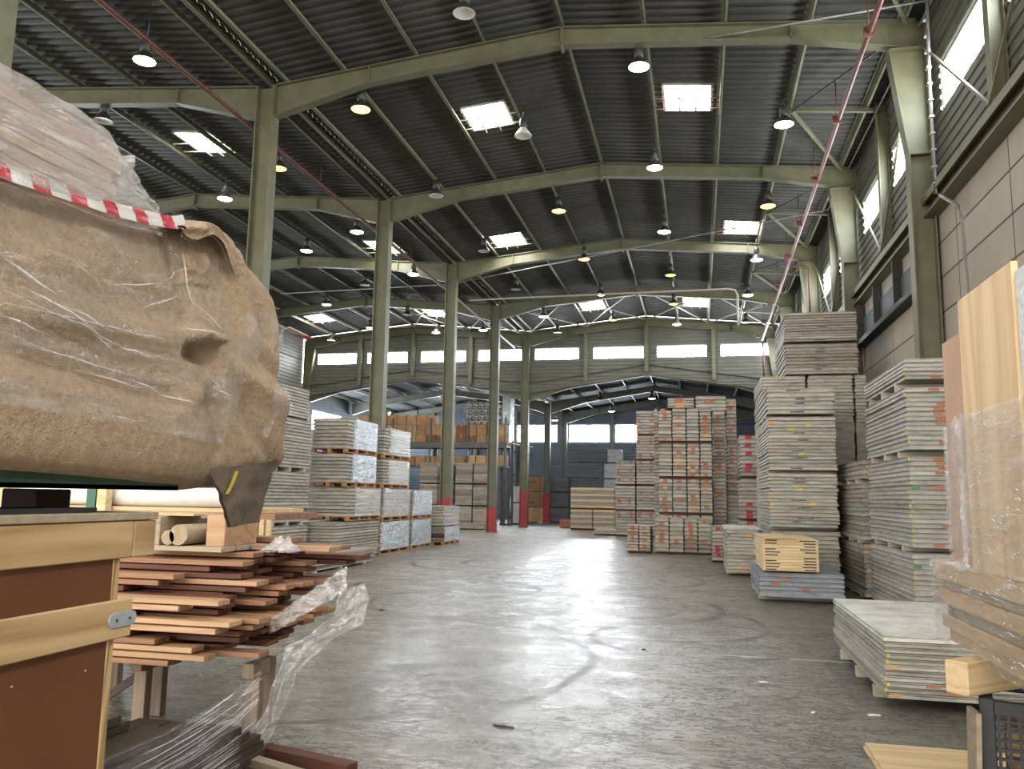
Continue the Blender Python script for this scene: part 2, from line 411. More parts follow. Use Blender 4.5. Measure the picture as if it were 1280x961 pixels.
SKY = [(-5.6, -4.5, 18.25, 19.5), (-.68, .44, 18.2, 19.5), (-7.25, -6.1, 27.6, 29.0), (1.0, 2.15, 27.6, 29.0), (-5.6, -4.45, 38.9, 40.6), (-.6, .6, 38.9, 40.6),
       (-13.6, -12.5, 18.2, 19.5), (-12.1, -10.9, 27.5, 29.0), (-20.3, -19.1, 38.9, 40.5), (-13.9, -12.6, 38.9, 40.8), (-5.6, -4.5, 8.6, 9.9), (-.68, .44, 4.2, 5.6)]
PER = .25
def roof_sheet(xa, xb, zfn, y0, y1, mat, holes=True):
    mb = MB(); hs = [h for h in SKY if holes and h[0] >= min(xa, xb) and h[1] <= max(xa, xb)]
    xs = sorted({xa, xb} | {h[0] for h in hs} | {h[1] for h in hs})
    ys = []; k = 0
    while y0 + k * PER < y1:
        b = y0 + k * PER
        ys += [(b, 0), (b + .07, 0), (b + .105, .045), (b + .215, .045)]; k += 1
    ys.append((y1, 0))
    idx = {}
    for i, x in enumerate(xs):
        for j, (y, dz) in enumerate(ys):
            idx[i, j] = len(mb.v); mb.v.append((x, y, zfn(x) + .2 + dz))
    for i in range(len(xs) - 1):
        xm = (xs[i] + xs[i + 1]) / 2
        for j in range(len(ys) - 1):
            ym = (ys[j][0] + ys[j + 1][0]) / 2
            if any(h[0] < xm < h[1] and h[2] < ym < h[3] for h in hs): continue
            mb.f.append((idx[i, j], idx[i + 1, j], idx[i + 1, j + 1], idx[i, j + 1])); mb.mi.append(0); mb.sm.append(False)
    return struct(mb.build('ceiling', mat, normals=False))
roof_sheet(XG, XR + .2, zr, YF, Y5, M['roof'])
roof_sheet(XC, XG, zr, YF, Y5, M['roof'])
roof_sheet(XG2, XC - .001, lambda x: 11.12 - abs(x - XG2) * .093, YF, Y5, M['roof'])
roof_sheet(XL - .2, XG2, lambda x: 11.12 - abs(x - XG2) * .093, YF, Y5, M['roof'])
def zl(x):   # roof of the lower hall behind
    return 8.5 - abs(x - XG) * .145 if x > XC else 8.45 - abs(x - XG2) * .135
for a, b in ((XG, XR + .2), (XC, XG), (XG2, XC), (XL - .2, XG2)): roof_sheet(a, b, zl, Y5, Y7, M['roof_low'], False)

SKN = ['square skylight over the first roof bay, inner slope beside the ridge', 'square skylight over the first roof bay, on the concrete-wall slope',
       'small square skylight in the second bay above the column-side purlins', 'small square skylight in the second bay near the concrete wall',
       'small skylight in the last roof bay, column side of the ridge', 'small skylight in the last roof bay, wall side of the ridge',
       'square skylight in the side aisle roof behind the first column', 'square skylight in the side aisle roof behind the second column',
       'small skylight far across the side aisle near its outer wall', 'small skylight in the side aisle by the end wall windows',
       'square skylight above the low hardwood pile, out of view', 'square skylight nearly overhead of the aisle, out of view']
for k, (a, b, c, d) in enumerate(SKY):
    t = thing('skylight', SKN[k], 'skylight', (a, c, zr((a + b) / 2) + .2), group='roof skylights')
    za, zb = zr(a) - zr((a + b) / 2), zr(b) - zr((a + b) / 2)
    L, D = b - a, d - c
    m = MB()
    for (p, q) in (((0, 0, za), (L, 0, zb)), ((0, D, za), (L, D, zb))): m.bar(Vector(p) + Vector((0, 0, .15)), Vector(q) + Vector((0, 0, .15)), .06, .3)
    for (p, q) in (((0, 0, za), (0, D, za)), ((L, 0, zb), (L, D, zb))): m.bar(Vector(p) + Vector((0, 0, .15)), Vector(q) + Vector((0, 0, .15)), .06, .3)
    m.build('curb', M['lamp_white'], t)
    m = MB()
    for fx in (.33, .67): m.bar((L * fx, 0, za + (zb - za) * fx - .1), (L * fx, D, za + (zb - za) * fx - .1), .03, .04)
    for fy in (.3, .7): m.bar((-.25, D * fy, za - .13), (L + .25, D * fy, zb - .13), .025, .025)
    m.build('safety_bar', M['pipe_red' if k in (1, 3) else 'purlin'], t)
    m = MB(); m.face([(0, 0, za + .12), (0, D, za + .12), (L, D, zb + .12), (L, 0, zb + .12)]); m.build('pane', M['sky_pane'], t, normals=False)

# ribbed walls with openings
def ribbed(name, u0, u1, z0, z1fn, holes, place, mat, step=.2):
    """profile runs in z (horizontal ribs); place(u, z, d) -> xyz"""
    mb = MB(); us = sorted({u0, u1} | {h[0] for h in holes} | {h[1] for h in holes} | ({XG, XC, XG2} if z1fn.__name__ == 'gable' else set()))
    us = [u for u in us if u0 <= u <= u1]
    top = max(z1fn(u) for u in us + [(u0 + u1) / 2]); zs = []; z = z0
    hz = sorted({h[2] for h in holes} | {h[3] for h in holes})
    while z < top + step:
        zs += [(z, 0), (z + step * .55, 0), (z + step * .62, .03), (z + step * .93, .03)]; z += step
    for q in hz: zs.append((q, .0))
    zs.sort()
    for i in range(len(us) - 1):
        ua, ub = us[i], us[i + 1]; um = (ua + ub) / 2
        for j in range(len(zs) - 1):
            (za, da), (zb, db) = zs[j], zs[j + 1]; zm = (za + zb) / 2
            if any(h[0] < um < h[1] and h[2] < zm < h[3] for h in holes): continue
            ta, tb = z1fn(ua), z1fn(ub)
            q = [(ua, min(za, ta), da), (ub, min(za, tb), da), (ub, min(zb, tb), db), (ua, min(zb, ta), db)]
            if q[0][1] == q[3][1] and q[1][1] == q[2][1]: continue
            mb.face([place(*p) for p in q])
    return struct(mb.build(name, mat, weld=True))
WN = [0]
def window(u0, u1, z0, z1, place, mull=2, depth=.1):
    WN[0] += 1
    t = struct(put('window_%d' % WN[0], None, None, place((u0 + u1) / 2, z0, 0)))
    o = Vector(t.location); m = MB(); P = lambda u, z, d: Vector(place(u, z, d)) - o
    for a, b in (((u0, z0), (u1, z0)), ((u0, z1), (u1, z1)), ((u0, z0), (u0, z1)), ((u1, z0), (u1, z1))):
        m.bar(P(a[0], a[1], -.04), P(b[0], b[1], -.04), .06, .06)
    for k in range(1, mull + 1):
        u = u0 + (u1 - u0) * k / (mull + 1); m.bar(P(u, z0, -.06), P(u, z1, -.06), .05, .03)
    m.build('window_frame', M['purlin'], t)
    m = MB(); m.face([P(u0, z0, -.09), P(u1, z0, -.09), P(u1, z1, -.09), P(u0, z1, -.09)]); m.build('pane', M['win_pane'], t, normals=False)
def gable(x): return zr(x) + .2
def gable_low(x): return zl(x) + .2
gable_low.__name__ = 'gable'
WIN5 = [(-21.67, -19.2), (-18.57, -16.08), (-15.31, -12.62), (-11.93, -9.41), (-8.69, -6.23), (-5.47, -2.73), (-2.07, .54), (1.23, 3.68)]
P5 = lambda u, z, d: (u, Y5 + .12 - d, z)
ribbed('wall_back', XL, XR, 0, gable, [(a, b, 9.07, 9.71) for a, b in WIN5] + [], P5, M['clad']) if False else None
# the end wall only hangs above the lower hall's opening
def end_wall():
    mb = MB(); holes = [(a, b, 9.07, 9.71) for a, b in WIN5]
    us = sorted({XL, XR, XG, XC, XG2} | {h[0] for h in holes} | {h[1] for h in holes})
    zs = []; z = 7.0
    while z < 11.5: zs += [(z, 0), (z + .11, 0), (z + .125, .03), (z + .185, .03)]; z += .2
    zs = sorted(zs + [(9.07, 0), (9.71, 0)])
    for i in range(len(us) - 1):
        ua, ub = us[i], us[i + 1]; um = (ua + ub) / 2
        for (za, da), (zb, db) in zip(zs, zs[1:]):
            if any(h[0] < um < h[1] and h[2] < (za + zb) / 2 < h[3] for h in holes): continue
            cl = lambda u, z: max(min(z, gable(u)), zl(u) - .35)
            q = [(ua, cl(ua, za), da), (ub, cl(ub, za), da), (ub, cl(ub, zb), db), (ua, cl(ua, zb), db)]
            if abs(q[0][1] - q[3][1]) < 1e-6 and abs(q[1][1] - q[2][1]) < 1e-6: continue
            mb.face([P5(*p) for p in q])
    return struct(mb.build('wall_back', M['clad'], weld=True))
end_wall()
for a, b in WIN5: window(a, b, 9.07, 9.71, P5, 2)
P7 = lambda u, z, d: (u, Y7 - d, z)
WIN7 = [(-19.2, -16.3), (-15.8, -12.9), (-12.66, -9.75), (-8.93, -6.03), (-5.64, -2.8)]
ribbed('wall_far', XL, XR, 0, gable_low, [(a, b, 5.48, 6.73) for a, b in WIN7], P7, M['clad_blue'])
for a, b in WIN7: window(a, b, 5.48, 6.73, P7, 1)
# concrete-wall side: block wall below, cladding above, window band
PR = lambda u, z, d: (XR + .15 - d, u, z)
WR = [(-3.8, .8), (1.6, 4.9), (5.6, 7.9), (8.9, 11.7), (12.3, 14.95), (16.2, 18.6), (19.2, 21.9), (23.2, 25.6), (26.2, 28.9), (30.2, 32.6), (33.2, 35.9), (37.2, 39.6), (40.2, 42.9)]
def flat(u): return 10.8
ribbed('wall_right', YF, Y5, 6.6, flat, [(a, b, 8.5, 9.35) for a, b in WR], PR, M['clad'])
for a, b in WR: window(a, b, 8.5, 9.35, PR, 3)
struct(MB().box(XR + .1, XR + .3, YF, Y5, 0, 6.75).build('wall_right_lower', M['conc']))
m = MB(); m.box(XR - .16, XR + .16, YF, Y5, 7.02, 7.07); m.box(XR - .16, XR - .13, YF, Y5, 6.93, 7.02); m.box(XR - .02, XR + .02, YF, Y5, 6.74, 7.02); m.box(XR - .14, XR + .1, YF, Y5, 6.70, 6.73)
struct(m.build('trim_1', M['frame']))
PL = lambda u, z, d: (XL - .15 + d, u, z)
ribbed('wall_left', YF, Y5, 0, flat, [(a, a + 5.2, 8.5, 9.35) for a in (2.3, 9.3, 16.3, 23.3)], PL, M['clad'])
for a in (2.3, 9.3, 16.3, 23.3): window(a, a + 5.2, 8.5, 9.35, PL, 3)
def flat2(u): return 8.0
ribbed('wall_left_far', Y5, Y7, 0, flat2, [(45, 49, 5.4, 6.6), (51, 56, 5.4, 6.6)], PL, M['clad_blue'])
for a, b in ((45, 49), (51, 56)): window(a, b, 5.4, 6.6, PL, 1)
struct(MB().box(XR + .1, XR + .3, Y5, Y7, 0, 8.1).build('wall_right_far', M['clad_blue']))
# dark strips and bars added in place of a dark opening under the ledge
m = MB(); m.box(XR - .12, XR + .08, Y0 + .3, 42.5, 5.6, 5.63); m.box(XR - .12, XR - .1, Y0 + .3, 42.5, 5.63, 5.72); m.box(XR + .02, XR + .09, Y0 + .3, 42.5, 5.63, 6.3)
for k in range(14): m.box(XR - .11, XR + .09, Y0 + .6 + k * 2, Y0 + .66 + k * 2, 5.63, 6.67)
tag(m.build('dark_opening_band', M['opening_dark']), 'dark band standing in for the opening beneath the ledge of the concrete wall', 'tray')

# ------------------------------------------------------------------ steel frames
def hcol(name, x0, x1, y, z1, mat, label, red=0., bolts=True, fl=.3):
    """H-section column, flanges facing x"""
    t = thing(name, label, 'column', ((x0 + x1) / 2, y, 0), group='steel columns', kind='thing')
    h = (x1 - x0) / 2
    def sec(z0, zt):
        m = MB(); m.box(-h, -h + .025, -fl / 2, fl / 2, z0, zt); m.box(h - .025, h, -fl / 2, fl / 2, z0, zt); m.box(-h + .025, h - .025, -.012, .012, z0, zt); return m
    sec(red, z1).build('shaft', mat, t)
    if red: tag(sec(.02, red).build('painted_foot', M['post_red'], t), 'red-painted lower section')
    m = MB(); m.box(-h - .06, h + .06, -fl / 2 - .06, fl / 2 + .06, 0, .02); m.build('base_plate', mat, t)
    if bolts: MB().box(h - .0, h + .012, -.09, .09, z1 - .9, z1 + .02).build('splice_plate', mat, t)
    return t
NAMES = ['first', 'second', 'third', 'fourth', 'fifth', 'sixth', 'seventh', 'eighth']
for k in range(0, 6):
    y = Y0 + B * (k - 1)
    hcol('steel_column', XC - .36, XC + .06, y, 10.5, M['frame'],
         ('olive steel column standing behind the wrapped load, its top beside the frame edge', 'olive steel column rising behind the felt-covered load', 'olive steel column behind the tall film-wrapped board packs',
          'olive steel column with red and orange foot behind the small film-wrapped pack', 'olive steel column with a red foot in front of the dark rack uprights',
          'olive steel column with red foot standing free on the aisle edge before the lower hall')[k], red=(0, 0, 0, 1.5, 1.1, 1.9)[k])
hcol('steel_column', XC - .36, XC + .02, Y5 + 7, 7.5, M['frame_dark'], 'slim grey column with red foot in the lower hall beside the stacked cartons', red=1.9, bolts=False)
hcol('steel_column', XC - .3, XC + .02, Y7 - .3, 7.5, M['frame_dark'], 'slim grey column against the lower hall end wall between the daylit windows', bolts=False)
# wall columns with tapered knees
def wallcol(x_out, sgn, y, label):
    t = thing('wall_column', label, 'column', (x_out, y, 0), group='steel wall columns', kind='thing')
    s = -sgn; fl = .3
    prof = [(0, 0), (s * .4, 0), (s * .4, 7.9), (s * .66, 9.95), (s * .66, 10.0), (0, 10.0)]
    m = MB(); m.prism([(x, z) for x, z in prof] if s > 0 else list(reversed(prof)), -.012, .012)
    m.box(min(0, s * .025), max(0, s * .025), -fl / 2, fl / 2, 0, 10.5)
    m.bar((s * .39, 0, 0), (s * .39, 0, 7.9), fl, .025, (1, 0, 0)); m.bar((s * .39, 0, 7.9), (s * .65, 0, 9.95), fl, .025, (1, 0, 0))
    m.build('shaft', M['frame'], t)
    m = MB(); m.box(min(0, s * .66), max(0, s * .66), -fl / 2, fl / 2, 9.92, 9.945); m.box(min(0, s * .39), max(0, s * .39), -fl / 2, fl / 2, 7.87, 7.89); m.build('stiffener', M['frame'], t)
    m = MB(); m.box(min(0, s * .62), max(0, s * .62), -.012, .012, 9.95, 10.5); m.build('knee_web', M['frame'], t)
    MB().box(min(-.06 * s, s * .46), max(-.06 * s, s * .46), -.2, .2, 0, .02).build('base_plate', M['frame'], t)
for k in range(0, 6):
    y = Y0 + B * (k - 1)
    wallcol(XR + .05, 1, y, 'olive wall column with a tapered knee, %s one along the concrete wall' % NAMES[k])
    if k: wallcol(XL, -1, y, 'olive wall column with a tapered knee, %s one along the outer aisle wall' % NAMES[k])

def rafter(label, x_eave, x_kink, z_kb, z_eb, x_rid, zfn, y, mat, dep=.4, fl=.22):
    """from the eave (haunched) to the ridge"""
    t = thing('roof_beam', label, 'beam', (x_eave, y, 0), group='sloping roof beams', kind='thing')
    X = lambda x: x - x_eave
    top = [(x_eave, zfn(x_eave)), (x_kink, zfn(x_kink)), (x_rid, zfn(x_rid))]
    bot = [(x_eave, z_eb), (x_kink, z_kb), (x_rid, zfn(x_rid) - dep)]
    for nm, a, b in (('haunch', 0, 1), ('span', 1, 2)):
        m = MB(); poly = [(X(top[a][0]), top[a][1]), (X(top[b][0]), top[b][1]), (X(bot[b][0]), bot[b][1]), (X(bot[a][0]), bot[a][1])]
        m.prism(poly, -.01, .01)
        for q in (top, bot): m.bar((X(q[a][0]), 0, q[a][1] - (.012 if q is top else -.012)), (X(q[b][0]), 0, q[b][1] - (.012 if q is top else -.012)), fl, .024)
        m.build(nm, mat, t)
    m = MB()
    for xx_, zt, zb in ((x_kink, zfn(x_kink), z_kb), (x_rid - (.015 if x_rid > x_eave else -.015), zfn(x_rid), zfn(x_rid) - dep - .08)):
        m.box(X(xx_) - .012, X(xx_) + .012, -fl / 2, fl / 2, zb, zt)
    m.build('end_plate', mat, t)
for k in range(0, 6):
    y = Y0 + B * (k - 1); n = NAMES[k] if k else 'unseen'
    if k == 0: n = 'overhead'
    zf2 = lambda x: 11.12 - abs(x - XG2) * .093
    rafter('olive roof beam from ridge down to the concrete wall, %s frame' % n, XR - .1, 1.85, 10.37, 9.92, XG, zr, y, M['frame'])
    rafter('olive roof beam from ridge down to the column row, %s frame' % n, XC + .06, -6.77, 10.36, 9.8, XG, zr, y, M['frame'])
    rafter('olive side-aisle roof beam rising from the column row, %s frame' % n, XC - .36, -11.4, 10.33, 9.78, XG2, zf2, y, M['frame'])
    rafter('olive side-aisle roof beam falling to the outer wall, %s frame' % n, XL, -20.2, 10.33, 9.9, XG2, zf2, y, M['frame'])
for y, n in ((Y5 + .3, 'opening'), (Y5 + 7, 'middle'), (Y7 - .25, 'end wall')):
    for a, kx, r_, s in ((XR - .1, 2.0, XG, 'main ridge toward the block wall'), (XC + .05, -6.8, XG, 'main ridge toward the column row'), (XC - .36, -11.4, XG2, 'side ridge toward the column row'), (XL, -20.2, XG2, 'side ridge toward the outer wall')):
        rafter('grey lower-hall roof beam at the %s, %s' % (n, s), a, kx, zl(kx) - .4, zl(a) - .75, r_, zl, y, M['frame'] if n == 'opening' else M['frame_dark'], .36, .2)

# purlins
def purlin(x, label, y0, y1, zf, mat, sz=.16):
    m = MB(); z = 0
    m.box(-.005, .005, 0, y1 - y0, 0, sz); m.box(-.005, .065, 0, y1 - y0, 0, .008); m.box(-.065, .005, 0, y1 - y0, sz - .008, sz)
    m.box(.055, .065, 0, y1 - y0, 0, .025)
    o = m.build('roof_purlin', mat, None, (x, y0, zf(x) + .015)); tag(o, label, 'purlin', 'roof purlins')
for k, x in enumerate((-.93, .62, 2.2, 3.85)): purlin(x, 'long steel purlin, %s from the ridge on the concrete-wall slope' % NAMES[k], YF, Y5, zr, M['purlin'])
purlin(XG, 'long steel purlin running under the main ridge', YF, Y5, zr, M['purlin'])
for k, x in enumerate((-4.25, -5.74, -7.39, -8.75)): purlin(x, 'long steel purlin, %s from the ridge on the column-side slope' % NAMES[k], YF, Y5, zr, M['purlin'])
zf2 = lambda x: 11.12 - abs(x - XG2) * .093
for k, x in enumerate((-9.55, -10.9, -12.5, -14.1, -15.7, -17.3, -18.9, -20.5, -22.1)): purlin(x, 'long steel purlin, %s one beyond the column row in the side aisle' % (NAMES + ['ninth'])[k], YF, Y5, zf2, M['purlin'])
for k, x in enumerate((-22, -20.4, -18.8, -17.2, -15.7, -14.1, -12.5, -10.9, -9.4, -8.6, -7.2, -5.7, -4.2, -2.6, -1.0, .6, 2.2, 3.8)):
    purlin(x, 'lower-hall roof purlin, %s counting from the outer wall' % (ordn(k + 1)), Y5 + .4, Y7 - .05, zl, M['purlin'], .14)
purlin(-9.12, 'heavy steel purlin lying over the column row', YF, Y5, zr, M['purlin'], .2)
# end-wall posts
for k, x in enumerate((-18.9, -15.7, -12.3, -5.85, -2.6, .88)):
    m = MB(); h = zr(x) - .35 - (zl(x) - .2); m.box(-.1, .1, -.012, .012, 0, h); m.box(-.1, .1, -.1, -.08, 0, h); m.box(-.1, .1, .08, .1, 0, h)
    tag(m.build('wall_post', M['frame'], None, (x, Y5 - .05, zl(x) - .2)), 'olive post on the high end wall, %s counting from the outer aisle wall' % NAMES[k], 'post', 'end wall posts')
for k, x in enumerate((-19.0, -15.7, -12.75, -5.8, -2.6, .7)):
    m = MB(); h = zl(x) - .3; m.box(-.08, .08, -.012, .012, 0, h); m.box(-.08, .08, -.1, -.08, 0, h); m.box(-.08, .08, .08, .1, 0, h)
    tag(m.build('wall_post', M['frame_dark'], None, (x, Y7 - .13, 0)), 'grey post on the lower hall end wall, %s counting from the outer aisle wall' % NAMES[k], 'post', 'end wall posts')
# mid-bay posts, struts and braces along the concrete wall
for k in range(0, 5):
    y = Y0 + B * (k - 1) + 3.5
    m = MB(); m.box(0, .02, -.1, .1, 0, 3.5); m.box(.02, .2, -.01, .01, 0, 3.5); m.box(.2, .22, -.1, .1, 0, 3.5)
    tag(m.build('wall_post', M['frame'], None, (XR - .1, y, 7.07)), 'olive post on the clad wall in the %s bay, standing on the ledge' % ('overhead', 'first', 'second', 'third', 'fourth')[k], 'post', 'clad wall posts')
    m = MB(); m.bar((2.2, y, zr(2.2) - .05), (XR - .05, y, zr(XR) - .05), .07, .07)
    tag(m.build('roof_strut', M['frame']), 'short strut from purlin to wall head in the %s bay' % ('overhead', 'first', 'second', 'third', 'fourth')[k], 'strut', 'eave struts')
    for s, w_ in ((1, 'outgoing'), (-1, 'incoming')):
        m = MB(); m.bar((2.25, y, zr(2.2) - .08), (XR - .3, y + s * 3.3, zr(XR) - .1), .07 if s > 0 else .03, .07 if s > 0 else .03)
        tag(m.build('roof_brace', M['frame'] if s > 0 else M['black']), '%s diagonal roof brace near the wall in the %s bay' % ('olive' if s > 0 else 'thin dark', ('overhead', 'first', 'second', 'third', 'fourth')[k]), 'brace', 'eave braces')
        m = MB(); m.bar((XR - .12, y, 7.15), (XR - .12, y + s * 3.2, 9.9), .04, .04)
        tag(m.build('wall_brace', M['frame']), 'thin diagonal brace crossing the window band, %s side of the %s bay post' % ('far' if s > 0 else 'near', ('overhead', 'first', 'second', 'third', 'fourth')[k]), 'brace', 'wall braces')
# star braces under the last bay
k = 0
for xa in (-7.39, -4.25, -.93, 2.2, -10.9, -14.1):
    for s, xb in ((-1, xa - 1.55), (1, xa + 1.6)):
        for yy_ in (Y5 - .2, Y5 - 6.8):
            zf = zr if xa > XC else zf2
            m = MB(); m.bar((xa, Y5 - 3.5, zf(xa) - .02), (xb, yy_, zf(min(max(xb, -9), 4.1) if xa > XC else xb) - .04), .045, .045); k += 1
            tag(m.build('roof_brace', M['purlin']), 'slim diagonal roof brace of the last bay, %s from the block wall' % ordn(k), 'brace', 'last bay star braces')

# ------------------------------------------------------------------ pendant lamps
def lamp_proto(lens, refl_mat):
    pr = []
    m = MB(); m.tube([(0, 0, .42), (0, 0, .78)], .012, 6); pr.append(('hanger', m.mesh('hanger', M['black'])))
    m = MB(); m.lathe([(0, .46), (.05, .46), (.085, .43), (.095, .36), (.095, .22), (.075, .2)], 16); m.box(-.03, .03, .09, .13, .24, .42); pr.append(('housing', m.mesh('housing', M['lamp_black'])))
    m = MB(); m.lathe([(.075, .2), (.1, .17), (.15, .1), (.195, .03), (.215, 0), (.21, -.004)], 24); pr.append(('reflector', m.mesh('reflector', refl_mat)))
    m = MB(); m.lathe([(.205, .0), (.15, .018), (0, .022)] if not lens else [(.205, 0), (.12, -.035), (0, -.05)], 24); pr.append(('lens', m.mesh('lens', lens or M['lamp_white'])))
    return pr
PROTO = {'w': lamp_proto(M['lit_white'], M['lamp_black']), 'o': lamp_proto(M['lit_orange'], M['lamp_black']), 'y': lamp_proto(M['lit_yellow'], M['lamp_black']),
         'd': lamp_proto(M['lit_dim'], M['lamp_black']), 'u': lamp_proto(None, M['lamp_black']), 'e': lamp_proto(None, M['lamp_white'])}
LAMPS = [(-4.01, 13.17, 'u'), (-1.05, 15.62, 'w'), (-10.36, 12.88, 'y'), (-7.09, 15.73, 'o'), (-13.44, 15.5, 'u'), (-4.01, 18.32, 'e'), (1.98, 18.19, 'w'), (-13.47, 20.62, 'w'),
         (-10.41, 18.21, 'd'), (-1.0, 20.81, 'w'), (-7.08, 21.01, 'u'), (-4.03, 23.65, 'o'), (2.05, 23.45, 'o'), (-10.49, 23.38, 'w'), (-.97, 26.14, 'w'), (-13.49, 25.84, 'w'),
         (-7.08, 26.31, 'u'), (-3.96, 28.84, 'o'), (-.94, 31.45, 'd'), (2.1, 28.86, 'w'), (-10.39, 28.45, 'w'), (-13.3, 30.65, 'u'), (-7.12, 31.61, 'u'), (-3.96, 34.16, 'w'),
         (-6.95, 36.84, 'w'), (-6.93, 40.66, 'u'), (-3.97, 39.34, 'd'), (-.93, 40.7, 'w'), (2.09, 33.96, 'w'), (2.3, 39.3, 'u'), (-.96, 36.3, 'd'), (-16.68, 34.16, 'w'),
         (-16.7, 39.46, 'w'), (-19.68, 41.1, 'u'), (-10.45, 39.03, 'w'), (-13.51, 36.32, 'u'), (-13.45, 40.59, 'w')]
rows = {}
for i, (x, y, s) in enumerate(LAMPS): rows.setdefault(round(x / 3.1), []).append((y, i))
RN = {1: 'row closest to the concrete wall', 0: 'row on the wall side of the ridge', -1: 'row on the column side of the ridge', -2: 'row over the column-side aisle edge', -3: 'side-aisle row just past the columns',
      -4: 'second side-aisle row', -5: 'third side-aisle row', -6: 'outermost side-aisle row'}
ST = {'w': 'white-glowing', 'o': 'orange-glowing', 'y': 'yellow-glowing', 'd': 'faintly yellow', 'u': 'unlit black', 'e': 'unlit white'}
for r_, L in rows.items():
    for q, (y, i) in enumerate(sorted(L)):
        x, y, s = LAMPS[i]; zf = zr if x > XC else zf2
        t = thing('pendant_lamp', '%s pendant lamp, %s in the %s' % (ST[s], ordn(q + 1), RN.get(r_, 'row %d' % r_)), 'lamp', (x, y, zf(x) - .75), group='pendant roof lamps')
        for nm, me in PROTO[s]: put(nm, me, t)
for k, (x, y, s) in enumerate(((-5.56, 47.6, 'u'), (-2.56, 47.8, 'w'), (-5.54, 54.0, 'w'), (-9.6, 55.5, 'w'))):
    t = thing('pendant_lamp', '%s pendant lamp in the lower hall, %s from its opening' % (ST[s], ordn(k + 1)), 'lamp', (x, y, min(7.4, zl(x) - .75)), group='pendant roof lamps')
    for nm, me in PROTO[s]: put(nm, me, t)

# ------------------------------------------------------------------ pipes
m = MB(); m.tube([(2.97, YF, 9.68), (3.0, Y0, 9.7), (3.3, Y5 - .5, 9.75)], .05, 10)
t = tag(m.build('sprinkler_pipe', M['pipe_red']), 'long red sprinkler pipe running under the roof along the concrete wall', 'pipe')
for k in range(12):
    y = 4 + k * 3.4; m = MB(); m.tube([(2.99, y, 9.7), (2.99, y, zr(3) - .02)], .012, 6); m.box(2.9, 3.08, y - .03, y + .03, 9.62, 9.78); m.build('hanger', M['pipe_red'], t)
tag(MB().tube([(3.3, Y5 - .45, 9.75), (3.34, Y5 - .4, 9.4), (3.36, Y5 - .4, 6.2)], .05, 8).build('riser_pipe', M['pipe_red']), 'thin red riser pipe dropping down the end wall', 'pipe')
m = MB(); m.tube([(-9.6, YF, 9.7), (-9.62, 30, 9.7), (-9.7, Y5 - .5, 9.7)], .045, 10)
t = tag(m.build('sprinkler_pipe', M['pipe_red']), 'long dark red sprinkler pipe passing behind the column row', 'pipe')
for k in range(11):
    y = 5 + k * 3.5; m = MB(); m.tube([(-9.62, y, 9.7), (-9.62, y, 10.5)], .01, 6); m.build('hanger', M['black'], t)
m = MB(); m.tube([(4.0, 14.4, 10.3), (4.0, 14.55, 9.0), (4.0, 14.55, 6.85), (4.0, 14.3, 6.72), (4.02, 13.5, 6.25), (4.02, 13.35, 6.0), (4.05, 13.3, 3.2)], .03, 8)
t = tag(m.build('conduit_pipe', M['pipe_grey']), 'grey conduit running down beside the first wall column over the ledge', 'pipe')
m = MB()
for k in range(11): m.box(3.96, 4.04, 14.5, 14.6, 7.0 + k * .3, 7.03 + k * .3)
m.build('clip', M['steel'], t)
m = MB(); m.tube([(-9.2, 32.0, 9.7), (1.25, 32.0, 9.75), (1.5, 32.0, 9.7), (1.58, 32.0, 9.5), (1.58, 32.0, 8.3)], .04, 8)
tag(m.build('cross_pipe', M['pale_pipe']), 'pale pipe crossing under the third bay and turning down at its end', 'pipe')
m = MB(); m.tube([(-17, 30.5, 9.9), (-9.6, 30.5, 10.0), (4.0, 25.6, 10.5), (4.1, 14.5, 10.35), (-.5, 15.6, 10.65)], .022, 6)
tag(m.build('cable_conduit', M['pipe_grey']), 'thin cable conduit crossing beneath the roof sheets to the wall corner', 'pipe')
m = MB(); m.tube([(2.95, 29.2, 9.75), (3.75, 29.2, 9.75), (3.85, 29.2, 9.65), (3.85, 29.2, 7.5)], .035, 8)
tag(m.build('riser_pipe', M['pipe_red']), 'short red pipe bending down the third wall column', 'pipe')
# roof tie wires
for k, y in enumerate((12.2, 19.0, 26.0)):
    m = MB(); m.tube([(XC, y, zr(XC) + .1), (XG, y - .3, zr(XG) + .1), (XR, y, zr(XR) + .1)], .008, 5)
    tag(m.build('tie_rod', M['black']), 'thin black tie rod across the purlins in the %s bay' % NAMES[k], 'rod', 'roof tie rods')

